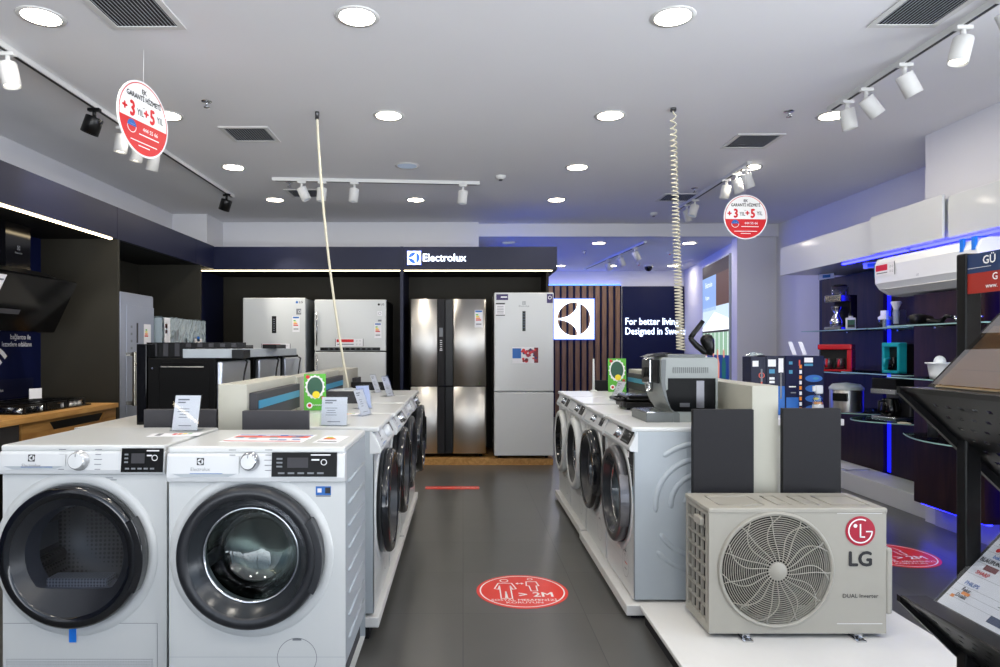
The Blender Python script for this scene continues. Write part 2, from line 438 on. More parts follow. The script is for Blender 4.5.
for k, (x, y) in enumerate(((1.86, 9.14), (3.1, 9.14), (1.7, 11.7), (2.6, 11.7), (3.68, 11.7))):
    clone(proto, 'lit round downlight of the lower back room ceiling, %s' % ['left of the nearer pair', 'right of the nearer pair', 'leftmost of the far three', 'middle of the far three', 'rightmost of the far three'][k], (x, y, 2.735), group='back room downlights')
    dl_light((x, y, 2.728), 5)
t = make_downlight('lamp_off_glow'); t['label'] = 'unlit bluish round ceiling disc between lit downlights'; t.location = (-.49, 5.85, ZC); t['group'] = 'unlit ceiling discs'
clone(t, 'unlit round disc in the back room ceiling above the blue fascia', (.62, 9.1, 2.735), group='unlit ceiling discs')
# ventilation grilles
def vent(x0, x1, y0, y1, label):
    t = thing('ceiling_vent', label, 'air vent', ((x0+x1)/2, (y0+y1)/2, ZC), 0, 'black slatted ceiling vents')
    w, l = (x1-x0)/2, (y1-y0)/2
    mb = MB()
    for a in ((-w-.03, w+.03, -l-.03, -l), (-w-.03, w+.03, l, l+.03), (-w-.03, -w, -l, l), (w, w+.03, -l, l)): mb.box(*a, -.006, 0, 'white_matte')
    mb.build('frame', t)
    MB().box(-w, w, -l, l, -.002, 0, 'vent_back').build('backing', t)
    mb = MB(); n = 16
    for k in range(n):
        x = -w+(k+.5)*2*w/n; mb.box(x-.0014, x+.0014, -l, l, -.004, -.0021, 'side_grey')
    mb.build('slats', t)
vent(-1.71, -1.41, 2.75, 3.3, 'large black slatted ceiling vent at the top left near the round hanging sign')
vent(-1.74, -1.44, 4.84, 5.13, 'small black ceiling vent between the left downlights and the hanging grey cable')
vent(-1.78, -1.46, 6.75, 7.05, 'small black vent behind the white spotlight track over the white fridges')
vent(2.03, 2.31, 2.75, 3.28, 'large black slatted ceiling vent beside the right spotlight track')
vent(2.08, 2.38, 5.0, 5.3, 'small black ceiling vent above the right round hanging sign')
vent(2.12, 2.46, 6.93, 7.24, 'small black vent behind the white coiled cable')
# sprinklers, detectors
def sprinkler(x, y, label, mat='chrome', z=ZC, group='ceiling sprinklers'):
    t = thing('ceiling_sprinkler', label, 'sprinkler', (x, y, z), 0, group)
    MB().lathe([(.001, -.004), (.03, -.004), (.034, 0)], (0, 0, 0), ZA, mat, 20).build('escutcheon', t)
    MB().cyl((0, 0, -.004), (0, 0, -.035), .007, mat, n=8).cyl((0, 0, -.018), (0, 0, -.028), .005, 'red', n=8).build('bulb', t)
    MB().lathe([(.001, -.042), (.018, -.04), (.02, -.036), (.001, -.034)], (0, 0, 0), ZA, mat, 14).build('deflector', t)
sprinkler(-1.66, 4.32, 'chrome ceiling sprinkler right of the left round hanging sign')
sprinkler(2.2, 4.5, 'chrome ceiling sprinkler left of the short white spotlight track end')
sprinkler(2.32, 6.68, 'small sprinkler near the vent behind the coiled cable')
sprinkler(-1.68, 6.45, 'small sprinkler at the left end of the back spotlight track')
sprinkler(1.8, 9.9, 'small sprinkler in the back room ceiling', z=2.735)
def detector(x, y, label, mat, r=.05, z=ZC):
    t = thing('smoke_detector', label, 'detector', (x, y, z))
    MB().lathe([(.001, -.035), (r*.6, -.035), (r, -.015), (r, 0)], (0, 0, 0), ZA, 'white_matte' if mat != 'black' else 'black', 24).build('housing', t)
    MB().lathe([(.001, -.045), (r*.3, -.044), (r*.42, -.035)], (0, 0, 0), ZA, mat, 16).build('sensor', t)
detector(.35, 6.2, 'white smoke detector on the ceiling above the right end of the blue fascia', 'slab_grey')
detector(2.26, 7.91, 'small flat white detector with dark centre left of the coiled cable', 'slab_grey', .045)
detector(2.98, 11.3, 'tiny red detector by the back room spotlights', 'red', .04, 2.735)
detector(3.1, 10.0, 'tiny red detector right of the back room spotlight track', 'red', .04, 2.735)
t = thing('dome_camera', 'small black dome camera on the back room ceiling', 'security camera', (3.2, 11.5, 2.735))
MB().cyl((0, 0, 0), (0, 0, -.04), .08, 'white_matte').build('base', t)
MB().sphere((0, 0, -.05), .07, 'black_gloss', 12).build('dome', t)

# spotlight tracks
def rail(p, q, label, z=ZC, groove=True):
    p, q = Vector((p[0], p[1], z)), Vector((q[0], q[1], z)); d = (q-p); L = d.length
    t = thing('spotlight_track', label, 'lighting track', p, math.atan2(d.y, d.x)-pi/2, 'ceiling spotlight tracks')
    MB().box(-.018, .018, 0, L, -.03, 0, 'white_matte').build('rail', t)
    MB().box(-.009, .009, .03, L-.03, -.0315, -.0295, 'track_black').build('groove', t)
rail((-2.41, 2.6), (-2.41, 6.98), 'long white ceiling track with black groove along the left side')
rail((2.43, 2.5), (2.43, 4.42), 'white ceiling track with four spotlights at the upper right')
rail((2.45, 5.7), (2.45, 7.6), 'white ceiling track behind the right round hanging sign')
rail((-1.79, 6.26), (.16, 6.42), 'white ceiling track running crosswise above the fridges')
rail((2.45, 8.97), (2.2, 12.0), 'short grey track in the back room ceiling', z=2.735)
def make_spot(body, glow, L=.115, r=.045):
    t = thing('track_spotlight', '', 'spotlight')
    MB().box(-.017, .017, -.04, .04, -.05, -.03, body, .004).build('adapter', t)
    MB().cyl((0, 0, -.05), (0, 0, -.10), .012, body, n=12).build('stem', t)
    h = MB(Matrix.Translation((0, 0, -.10)))
    h.lathe([(.001, .01), (r*.96, .01), (r, .005), (r, -L), (r*.9, -L), (r*.86, -L+.012), (.001, -L+.012)], (0, 0, 0), ZA, body, 28)
    hd = h.build('head', t)
    g = MB(Matrix.Translation((0, 0, -.10))).lathe([(.001, -L+.011), (r*.8, -L+.011)], (0, 0, 0), ZA, glow, 24).build('lens', hd)
    return t
SP = {('w', 1): make_spot('white_matte', 'spot_glow'), ('w', 0): make_spot('white_matte', 'lamp_off_glow'), ('b', 1): make_spot('black', 'spot_glow', .1, .055)}
for s_ in SP.values(): s_.location = (0, 0, -50)
used = set()
def spot(kind, lit, x, y, label, tilt=0, head=0, z=ZC, aim=None):
    src = SP[(kind, lit)]
    if (kind, lit) in used: o = clone(src, label, (x, y, z), head, 'track spotlights')
    else: used.add((kind, lit)); o = src; o.location = (x, y, z); o.rotation_euler = (0, 0, head); o['label'] = label; o['group'] = 'track spotlights'
    for c in o.children:
        if c.name.startswith('head'):
            c.location = (0, 0, -.10); c.rotation_euler = (tilt, 0, 0)
    return o
for s_ in SP.values():       # heads pivot at their joint
    for c in s_.children:
        if c.name.startswith('head'):
            c.data.transform(Matrix.Translation((0, 0, .10)))
            for g in c.children: g.data.transform(Matrix.Translation((0, 0, .10)))
            c.location = (0, 0, -.10)
spot('w', 1, -2.41, 3.53, 'white spotlight at the left edge of the picture on the left track', R(12), R(-90))
spot('b', 1, -2.41, 4.36, 'first black spotlight on the left track, lit', R(20), R(90))
spot('w', 1, -2.41, 4.72, 'white spotlight between the black one and the round sign', R(8), R(90))
spot('w', 1, -2.41, 4.95, 'white spotlight half hidden behind the left round sign', R(10), R(90))
spot('w', 1, -2.41, 5.2, 'lit white spotlight just under the left round sign', R(14), R(60))
spot('b', 1, -2.41, 6.8, 'black spotlight at the far end of the left track', R(25), R(60))
spot('w', 1, 2.43, 3.24, 'lit white spotlight, second from the right edge on the right track', R(14), R(90))
spot('w', 0, 2.43, 2.98, 'white spotlight cut by the right picture edge', R(-25), R(90))
spot('w', 0, 2.43, 3.67, 'white spotlight tilted to the right in the middle of the right track', R(28), R(-90))
spot('w', 1, 2.43, 4.02, 'lit white spotlight overlapping its neighbour near the track end', R(38), R(-90))
spot('w', 0, 2.43, 4.22, 'white spotlight at the far end of the right track', R(12), R(-80))
spot('w', 1, 2.45, 5.78, 'white spotlight right of three above the right round sign', R(25), R(-70))
spot('w', 0, 2.45, 5.98, 'white spotlight in the middle of three above the right round sign', R(15), R(-90))
spot('w', 0, 2.45, 6.2, 'white spotlight left of three above the right round sign', R(12), R(60))
spot('w', 0, 2.45, 7.05, 'white spotlight right of the pair beyond the coiled cable', R(18), R(100))
spot('w', 0, 2.45, 7.3, 'white spotlight left of the pair beyond the coiled cable', R(15), R(-60))
yy = lambda x: 6.26+(x+1.79)*.16/1.95
spot('w', 0, -1.52, yy(-1.52), 'leftmost white spotlight on the crosswise track, tilted left', R(25), R(-80))
spot('w', 0, -1.33, yy(-1.33), 'white spotlight behind the hanging grey cable on the crosswise track', R(5), R(90))
spot('w', 0, -1.03, yy(-1.03), 'third white spotlight from the left on the crosswise track', R(6), R(90))
spot('w', 0, 0.0, yy(0.0), 'rightmost white spotlight on the crosswise track', R(5), R(90))
spot('w', 1, 2.3, 10.6, 'leftmost lit spotlight in the back room', R(20), R(-60), z=2.735)
spot('w', 0, 2.36, 10.0, 'middle spotlight of the three in the back room', R(30), R(-60), z=2.735)
spot('w', 1, 2.41, 9.35, 'rightmost lit spotlight of the three in the back room', R(30), R(-70), z=2.735)
def spotlamp(loc, to, e, ang=50, col=(1, .95, .86), blend=.6):
    L = bpy.data.lights.new('spot_lamp', 'SPOT'); L.energy = e; L.color = col; L.spot_size = R(ang); L.spot_blend = blend; L.shadow_soft_size = .03
    o = bpy.data.objects.new('spot_lamp', L); COL.objects.link(o); o.location = loc
    o.rotation_euler = (Vector(to)-Vector(loc)).to_track_quat('-Z', 'Y').to_euler()
spotlamp((-2.36, 3.53, 2.62), (-3.0, 3.9, .9), 40)
spotlamp((-2.33, 4.36, 2.66), (-2.8, 4.5, 2.3), 14, 70, (.75, .85, 1))
spotlamp((-2.38, 4.72, 2.62), (-2.9, 5.2, .9), 35)
spotlamp((-2.3, 6.85, 2.66), (-1.4, 7.8, 1.2), 45)
spotlamp((2.48, 3.24, 2.62), (3.3, 4.2, 1.2), 18)
spotlamp((2.3, 6.2, 2.62), (1.2, 5.2, .9), 35)
# ---------------------------------------------------------------- hanging cables and signs
t = thing('hanging_cable', 'grey cable hanging from the ceiling down to the left row of machines', 'cable', (-.987, 4.51, ZC))
P0 = Vector((-.987, 4.51, ZC)); pts = []
for k in range(41):
    s_ = k/40; z = ZC-s_*1.87; px = 317+3*s_+29*s_**1.7; pts.append(Vector(((px-463)*4.51/F, 4.51+.02*sin(s_*5), z))-P0)
MB().tube(pts, .0085, 'cable', 8).build('sheath', t)
MB().cyl((0, 0, 0), (0, 0, -.05), .014, 'steel_dark', n=12).build('ceiling_socket', t)
t = thing('coiled_cable', 'white coiled spring cable hanging from the ceiling to the coffee machine', 'cable', (1.40, 4.44, ZC))
pts = [Vector((0, 0, 0)), Vector((0, 0, -.03))]; N = 62; L = 1.56
for k in range(N*12+1):
    s_ = k/(N*12); zz = -.05-L*(s_**.78); a = 2*pi*k/12; rr = .018+.008*s_
    pts.append(Vector((.05*s_+rr*cos(a), rr*sin(a), zz)))
MB().tube(pts, .0045, 'cable', 6).build('coil', t)
MB().cyl((0, 0, 0), (0, 0, -.02), .02, 'steel_dark', n=12).build('ceiling_hook', t)
def round_sign(loc, rz, label, r=.2):
    t = thing('hanging_round_sign', label, 'hanging sign', loc, rz, 'round warranty signs')
    MB().cyl((0, .003, 0), (0, -.003, 0), r, 'letter_white', n=64, smooth=False).build('disc', t)
    mb = MB(); o = (0, -.0035, 0); n = 40
    mb.annulus(o, XA, ZA, r*.925, r*.95, 'red', n=60)
    pts = [(-r*.925*cos(a), -r*.925*sin(a)-.0) for a in [R(6)+R(168)*k/n for k in range(n+1)]]
    mb.poly((0, -.0032, 0), XA, ZA, pts, 'red')
    mb.build('red_band', t)
    mb = MB(); o = (0, -.0045, 0)
    mb.text('EK', r*.17, o, XA, ZA, 'ink', 0, r*.72, bold=.06)
    mb.text('GARANTİ HİZMETİ', r*.185, o, XA, ZA, 'ink', 0, r*.53, bold=.06, sx=.82)
    mb.text('+', r*.36, o, XA, ZA, 'red', -r*.74, r*.14, bold=.10)
    mb.text('3', r*.54, o, XA, ZA, 'red', -r*.45, r*.14, bold=.09, sx=.8)
    mb.text('YIL', r*.24, o, XA, ZA, 'ink', -r*.15, r*.13, bold=.02, sx=.8)
    mb.rect(o, XA, ZA, r*.1, r*.014, 'ink', -.02*r, r*.30)
    mb.text('+', r*.36, o, XA, ZA, 'red', r*.08, r*.16, bold=.10)
    mb.text('5', r*.54, o, XA, ZA, 'red', r*.33, r*.14, bold=.09, sx=.8)
    mb.text('YIL', r*.24, o, XA, ZA, 'ink', r*.64, r*.16, bold=.02, sx=.8)
    mb.text('444 55 66', r*.15, o, XA, ZA, 'letter_white', r*.25, -r*.28, bold=.02)
    mb.rect(o, XA, ZA, r*.8, r*.03, 'letter_white', r*.2, -r*.43)
    mb.rect(o, XA, ZA, r*1.05, r*.025, 'letter_white', 0, -r*.64); mb.rect(o, XA, ZA, r*.45, r*.025, 'letter_white', 0, -r*.74)
    mb.build('lettering', t)
    mb = MB(); c = (-r*.48, -.0048, -r*.3)
    mb.poly(c, XA, ZA, [(r*.17*cos(a), r*.17*sin(a)) for a in [pi*k/14 for k in range(15)]], 'sticker_blue')
    mb.annulus(c, XA, ZA, r*.155, r*.175, 'letter_white', n=24, a0=pi, a1=2*pi); mb.rect(c, XA, ZA, r*.2, r*.02, 'letter_white', 0, r*.05)
    mb.build('badge', t)
    MB().cyl((0, 0, r), (0, 0, ZC-loc[2]), .0009, 'letter_white', n=6).build('string', t)
round_sign((-1.71, 3.57, 2.525), R(78), 'red and white round hanging sign turned sideways at upper left')
round_sign((2.38, 5.62, 2.405), R(3), 'red and white round hanging sign facing the front at upper right', .188)
# ---------------------------------------------------------------- floor stickers
def floor_sticker(cx, cy, r, label, sx=1):
    t = thing('floor_sticker', label, 'floor sticker', (cx, cy, .0005), 0, 'red round distance stickers')
    MB().cyl((0, 0, 0), (0, 0, .0008), r, 'floor_red', n=64, smooth=False).build('disc', t)
    mb = MB(); o = (0, 0, .0016); ln = .0035
    mb.annulus(o, XA, YA, r*.90, r*.93, 'letter_white', n=60)
    def stroke(p, w=ln, closed=False):
        P = [Vector((a*r, b*r, .0016)) for a, b in p]
        if closed: P.append(P[0])
        for a, b in zip(P, P[1:]):
            d = (b-a); n_ = Vector((-d.y, d.x, 0)).normalized()*w; e = d.normalized()*w*.8
            mb.add([a-n_-e, b-n_+e, b+n_+e, a+n_-e], [(0, 1, 2, 3)], 'letter_white')
    mb.annulus(o, XA, YA, r*.075, r*.1, 'letter_white', -.36*r, .62*r, 20)
    stroke([(-.5, .46), (-.2, .46), (-.12, .12), (-.2, .08), (-.24, .3), (-.24, -.45), (-.34, -.45), (-.36, -.05), (-.38, -.45), (-.48, -.45), (-.48, .3), (-.52, .08), (-.6, .12)], closed=True)
    mb.annulus(o, XA, YA, r*.045, r*.065, 'letter_white', .24*r, .72*r, 16)
    stroke([(.14, .56), (.36, .56), (.4, .3), (.34, .3), (.34, -.02), (.24, -.02), (.2, -.02), (.18, .3), (.12, .3)], closed=True)
    stroke([(-.1, .44), (.06, .44)], .003); stroke([(-.06, .48), (-.1, .44), (-.06, .4)], .003); stroke([(.02, .48), (.06, .44), (.02, .4)], .003)
    mb.text('> 2M', r*.36, o, XA, YA, 'letter_white', r*.28, -r*.24, bold=.05, sx=1.0)
    mb.text('SOSYAL MESAFENİZİ', r*.135, o, XA, YA, 'letter_white', 0, -r*.54, bold=.02, sx=1.1)
    mb.text('KORUYUN', r*.135, o, XA, YA, 'letter_white', 0, -r*.68, bold=.02, sx=1.2)
    mb.build('pictogram_and_text', t)
floor_sticker(.317, 3.58, .245, 'red round distance sticker lying in the middle of the aisle')
floor_sticker(2.71, 4.2, .25, 'red round distance sticker on the floor right of the outdoor unit')
t = thing('floor_strip_sticker', 'narrow red strip sticker across the far aisle floor', 'floor sticker', (-.1, 6.2, .0005))
MB().box(-.25, .25, -.06, .06, 0, .0008, 'floor_red').build('strip', t)
MB().text('SOSYAL MESAFENİZİ KORUYUN', .035, (0, 0, .0014), XA, YA, 'letter_white', 0, 0, bold=.02).build('lettering', t)
# ---------------------------------------------------------------- fitted display bays
# left side bay
t = thing('display_surround', 'navy fascia and dark grey bays fitted along the left wall', 'display surround', (-3.47, 0, 0))
x = lambda a: a+3.47
mb = MB()
for (a, b_) in ((-1.0, 1.2), (1.205, 3.2), (3.205, 5.36), (5.365, 6.94), (6.945, 7.45)): mb.box(x(-2.82), x(-2.78), a, b_, 2.18, 2.435, 'navy')
mb.build('fascia', t)
MB().box(0.01, x(-2.82), -1, 7.45, 2.18, 2.2, 'bay_black').build('soffit', t)
MB().box(0.01, x(-3.40), -1, 5.37, .0, 2.18, 'navy_deep').box(0.01, .03, 5.4, 7.45, .0, 2.18, 'bay_dark').build('back_panel', t)
for y in (5.37, 7.06): MB().box(0.01, x(-2.78), y, y+.03, 0, 2.18, 'bay_dark').build('side_panel', t)
MB().box(x(-2.81), x(-2.79), -1, 5.305, 2.165, 2.178, 'led_warm').build('light_strip', t)
MB().box(.03, x(-3.36), 5.4, 5.5, 0, 2.18, 'bay_black').build('corner_post', t)
# fridge bay at the back
t = thing('display_surround', 'navy fascia with lit white lettering over the fridge bays at the back', 'display surround', (-2.95, 7.45, 0))
X0 = -2.95
x = lambda a: a-X0
mb = MB()
mb.box(x(-2.78), x(-.695), 0, .04, 2.175, 2.43, 'navy').box(x(-.69), x(1.05), 0, .04, 2.175, 2.43, 'navy')
mb.box(x(1.01), x(1.05), .04, .8, 2.175, 2.43, 'navy')
mb.build('fascia', t)
MB().box(0, x(1.05), .04, .85, 2.17, 2.19, 'bay_black').build('soffit', t)
MB().box(0, x(-.7), .02, .04, 2.162, 2.17, 'led_warm').box(x(-.66), x(1.0), .02, .04, 2.162, 2.17, 'led_warm').build('light_strip', t)
MB().box(0, x(.99), .76, .80, 0, 2.17, 'bay_dark').build('back_panel', t)
MB().box(-.04, 0, 0, .8, 0, 2.17, 'navy').build('side_panel', t)
MB().box(x(-.70), x(-.665), -.02, .76, 0, 2.43, 'navy').build('upright', t)
MB().box(x(.96), x(.99), .25, .8, 0, 2.17, 'bay_dark').build('side_panel', t)
MB().box(x(-2.7), x(1.0), -.05, .76, 0, .075, 'oak_plain').build('plinth', t)
mb = MB(); o = (x(-.545), -.012, 2.305)
mb.logo(o, XA, ZA, .15, 'logo_lit'); mb.text('Electrolux', .118, o, XA, ZA, 'logo_lit', .335, -.002, bold=.04, res=3)
MB().box(x(.3), x(1.0), .806, .82, 2.36, 2.42, 'led_azure').build('rear_light_strip', t)
l = mb.build('lit_lettering', t)
MB().annulus((x(-.545), -.006, 2.305), XA, ZA, .08, .1, 'navy').rect((x(-.545), -.004, 2.305), XA, ZA, .16, .16, 'halo_blue').build('logo_backing', l)

# ---------------------------------------------------------------- kitchen set on the left
t = thing('kitchen_counter', 'oak base cabinet with slanted black grip slot under the hob', 'kitchen cabinet', (-3.39, 0, 0))
x = lambda a: a+3.39
MB().box(0, x(-2.72), 4.12, 5.265, .835, .87, 'oak_plain').box(0, x(-2.72), 3.0, 4.12, .835, .87, 'oak_plain').build('worktop', t)
MB().box(0, x(-2.76), 4.14, 5.265, .1, .83, 'oak').build('carcass', t)
mb = MB(); xf = x(-2.745)
hole = [(4.42, .812), (5.1, .812), (5.04, .755), (4.47, .755)]
for poly in ([(4.14, .832), (5.262, .832), (5.1, .812), (4.42, .812)], [(4.14, .832), (4.42, .812), (4.47, .755), (4.14, .60)], [(4.14, .60), (4.47, .755), (5.04, .755), (5.262, .60)], [(5.262, .60), (5.04, .755), (5.1, .812), (5.262, .832)]):
    mb.prism(poly, (xf-.015, 0, 0), YA, ZA, XA*.02, 'oak')
dr = mb.build('drawer_front', t)
MB().prism(hole, (xf-.014, 0, 0), YA, ZA, XA*.008, 'black').build('grip_slot', dr)
MB().box(xf-.015, xf+.005, 4.14, 5.262, .12, .597, 'oak').build('drawer_front', t)
MB().box(0.1, x(-2.8), 3.0, 5.265, 0, .1, 'bay_black').build('plinth', t)
t = thing('built_in_oven', 'grey built-in oven with dark window beside the oak drawers', 'oven', (-3.3, 3.5, .11))
MB().box(0, .52, 0, .62, 0, .72, 'slab_grey').build('body', t)
MB().box(.52, .56, 0, .62, 0, .72, 'ring_grey', .004).build('door', t)
MB().box(.559, .563, .06, .56, .14, .52, 'black_gloss').build('window', t)
MB().tube([(.60, .06, .58), (.60, .56, .58)], .010, 'handle_steel').cyl((.56, .1, .58), (.60, .1, .58), .007, 'handle_steel', n=8).cyl((.56, .52, .58), (.60, .52, .58), .007, 'handle_steel', n=8).build('handle', t)
# hob
t = thing('gas_hob', 'black gas hob with cast grates and silver knobs on the oak worktop', 'hob', (-3.33, 4.32, .87))
MB().box(0, .5, 0, .76, 0, .012, 'black_gloss', .003).build('glass_plate', t)
for (bx, by, r) in ((.14, .14, .05), (.36, .14, .04), (.14, .38, .06), (.36, .38, .035), (.14, .60, .05)):
    MB().lathe([(.001, .032), (r*.7, .032), (r*.72, .026), (r, .024), (r, .012)], (bx, by, 0), ZA, 'chrome', 20).cyl((bx, by, .03), (bx, by, .038), r*.6, 'black', n=18).build('burner', t)
for gy in (.02, .26, .50):
    mb = MB()
    for gx in (.03, .47): mb.box(gx-.005, gx+.005, gy, gy+.22, .045, .058, 'black')
    for yy_ in (gy, gy+.11, gy+.21): mb.box(.03, .47, yy_, yy_+.01, .045, .058, 'black')
    mb.box(.14, .15, gy, gy+.22, .045, .058, 'black').box(.35, .36, gy, gy+.22, .045, .058, 'black')
    for gx in (.03, .47):
        for yy_ in (gy+.005, gy+.215): mb.box(gx-.006, gx+.006, yy_-.006, yy_+.006, .012, .058, 'black')
    mb.build('pan_support', t)
for k in range(5):
    MB().cyl((.44, .50+.05*k, .012), (.44, .50+.05*k, .045), .017, 'knob_silver', r2=.015, n=18).build('knob', t)
t = thing('price_card', 'small white card standing on the hob in front of the navy poster', 'price card', (-3.16, 4.93, .929), R(62))
MB().box(-.045, .045, -.001, .001, 0, .075, 'paper').build('card', t)
# hood with chimney
t = thing('cooker_hood', 'slanted black glass cooker hood with tall chimney on left wall', 'cooker hood', (-3.40, 4.1, 1.4))
MB().prism([(.31, .015), (.335, .02), (.51, .385), (.49, .40)], (0, 0, 0), XA, ZA, YA*.9, 'black_gloss').build('glass_panel', t)
MB().prism([(.0, .10), (.31, .03), (.47, .37), (.30, .46), (0, .46)], (0, .04, 0), XA, ZA, YA*.82, 'black').build('body', t)
ch = MB().box(0, .30, .42, .68, .46, .77, 'black_gloss').build('chimney', t)
MB().logo((.302, .55, .60), YA, ZA, .03, 'ink_grey').text('Electrolux', .018, (.302, .55, .565), YA, ZA, 'ink_grey').build('brand_mark', ch)
def hoodp(y, s_): return Vector((.3375+(.51-.335)*s_, y, .02+.365*s_))
up = Vector((.175, 0, .365)).normalized(); nn = Vector((.365, 0, -.175)).normalized()
mb = MB(); o = hoodp(.05, .75)+nn*.004; mb.rect(o, YA, up, .16, .17, 'paper'); mb.rect(o+nn*.0005, YA, up, .14, .012, 'ink_grey', 0, .05); mb.rect(o+nn*.0005, YA, up, .14, .02, 'teal', 0, -.06); mb.build('spec_label', t)
o = hoodp(.30, .35)+nn*.004; MB().rect(o, YA, up, .22, .035, 'slab_grey').build('control_strip', t)
# splashback poster
t = thing('splashback_poster', 'navy poster with white wireless symbol and Turkish text behind hob', 'poster', (-3.398, 4.3, .93))
MB().box(0, .006, 0, .965, 0, .52, 'navy_deep').box(.0062, .0068, 0, .965, 0, .14, 'navy').build('board', t)
mb = MB(); o = (.0075, 0, 0)
mb.text('bağlantısı ile', .052, o, YA, ZA, 'letter_white', .93, .455, align='RIGHT', bold=.02, sx=.9)
mb.text('lezzetlere odaklanın', .052, o, YA, ZA, 'letter_white', .945, .40, align='RIGHT', bold=.02, sx=.82)
mb.text('www.electrolux', .03, o, YA, ZA, 'letter_white', .62, .06, align='RIGHT', bold=.02)
for r_ in (.06, .13, .20): mb.annulus(o, YA, ZA, r_, r_+.035, 'letter_white', .48, .16, 20, R(40), R(140))
mb.disc(o, YA, ZA, .028, 'letter_white', .48, .16)
mb.build('lettering', t)

# ---------------------------------------------------------------- fridges
def energy(mb, o, u, v, s=1, x=0, y=0):
    mb.rect(o, u, v, .06*s, .13*s, 'paper', x, y)
    o2 = Vector(o)+Vector(u).cross(Vector(v))*.0006
    for k, c in enumerate(('green', 'yellow', 'orange', 'red')): mb.rect(o2, u, v, (.018+.007*k)*s, .009*s, c, x-.012*s+.0035*k*s, y+(.03-.013*k)*s)
    mb.rect(o2, u, v, .05*s, .012*s, 'sticker_blue', x, y+.055*s); mb.rect(o2, u, v, .04*s, .008*s, 'ink_grey', x, y-.04*s)
def fridge_body(t, w, d, h, mat, side=None):
    MB().box(-w/2, w/2, .05, d, .03, h-.01, side or mat, .006).build('cabinet_body', t)
    for a in (-1, 1): MB().cyl((a*(w/2-.06), .1, 0), (a*(w/2-.06), .1, .03), .02, 'black', n=10).build('foot', t)
def door(t, x0, x1, z0, z1, mat, bev=.01):
    return MB().box(x0, x1, 0, .055, z0, z1, mat, bev, 3).build('door', t)
def promo(mb, o, x, y, w=.19):
    mb.rect(o, XA, ZA, w, .085, 'paper', x, y); o2 = Vector(o)+Vector((0, -.0006, 0))
    mb.rect(o2, XA, ZA, w*.62, .032, 'red', x-w*.15, y+.02); mb.rect(o2, XA, ZA, w*.6, .01, 'ink_grey', x-w*.14, y-.02)
    for a, b_ in ((.3, .02), (.42, .02), (.3, -.02), (.42, -.02)): mb.annulus(o2, XA, ZA, .006, .008, 'ink_grey', x+w*a-.01, y+b_, 10)
    mb.rect(o2, XA, ZA, .006, .085, 'ink', x-w*.5, y); mb.rect(o2, XA, ZA, .006, .085, 'ink', x+w*.5, y)
PY = .075
t = thing('refrigerator', 'white fridge with black vertical display in the left half of the bays', 'refrigerator', (-2.11, 7.45, PY))
fridge_body(t, .70, .66, 1.79, 'white', 'side_grey'); dd = door(t, -.35, .35, .52, 1.785, 'white'); door(t, -.35, .35, .035, .51, 'white')
mb = MB(); o = (0, -.001, 0)
mb.rect(o, XA, ZA, .05, .19, 'black', 0, 1.485)
for k in range(6): mb.rect((0, -.0015, 0), XA, ZA, .02, .006, 'ink_grey', 0, 1.42+.025*k)
mb.build('display', dd)
mb = MB(); mb.text('LG', .035, o, XA, ZA, 'ink', .30, 1.735, bold=.04); mb.disc(o, XA, ZA, .014, 'sticker_blue', .255, 1.735)
mb.rect(o, XA, ZA, .055, .065, 'ink_grey', .275, 1.63); mb.annulus((0, -.0015, 0), XA, ZA, .012, .016, 'paper', .285, 1.63, 12); energy(mb, o, XA, ZA, 1.35, .245, 1.49); promo(mb, o, .02, 1.23, .32); mb.build_split('sticker', dd)
t = thing('refrigerator', 'wide white fridge with top freezer and black display strip', 'refrigerator', (-1.26, 7.45, PY))
fridge_body(t, .80, .72, 1.77, 'white', 'slab_dark'); dd = door(t, -.40, .40, 1.19, 1.765, 'white'); d2 = door(t, -.40, .40, .035, 1.18, 'white')
mb = MB(); mb.rect(o, XA, ZA, .67, .035, 'black', 0, 1.213)
for k in range(9): mb.rect((0, -.0015, 0), XA, ZA, .02, .008, 'ink_grey', -.24+.06*k, 1.213)
mb.build('display', dd)
MB().tube([(-.37, -.02, 1.25), (-.37, -.02, 1.62)], .008, 'chrome').build('handle', dd); MB().tube([(-.37, -.02, .75), (-.37, -.02, 1.15)], .008, 'chrome').build('handle', d2)
mb = MB(); mb.text('LG', .032, o, XA, ZA, 'ink', .36, 1.71, bold=.04); mb.disc(o, XA, ZA, .013, 'ink', .32, 1.71)
mb.rect(o, XA, ZA, .05, .05, 'paper', .33, 1.61); mb.annulus((0, -.0015, 0), XA, ZA, .013, .017, 'ink_grey', .33, 1.61, 12); mb.rect(o, XA, ZA, .04, .02, 'ink_grey', .33, 1.53)
energy(mb, o, XA, ZA, 1.3, .31, 1.42); promo(mb, o, -.01, 1.285, .31); mb.build_split('sticker', dd)
t = thing('side_by_side_fridge', 'four-door brushed steel fridge with dark centre strip', 'refrigerator', (-.165, 7.45, PY))
fridge_body(t, .85, .7, 1.775, 'slab_dark', 'slab_dark')
def curved_door(x0, x1, z0, z1, mat, bul=.014, n=20):
    pts = [(x0+(x1-x0)*k/n, -bul*(1-(2*k/n-1)**2)+.008) for k in range(n+1)]+[(x1, .055), (x0, .055)]
    ob = MB().prism(pts, (0, 0, z0), XA, YA, ZA*(z1-z0), mat, True).build('door', t)
    for p_ in ob.data.polygons:
        if abs(p_.normal.z) > .9 or abs(p_.normal.x) > .9 or p_.normal.y > .9: p_.use_smooth = False
    return ob
for (a, b_) in ((-.423, -.115), (.055, .423)):
    curved_door(a, b_, .80, 1.77, 'steel'); curved_door(a, b_, .045, .79, 'steel')
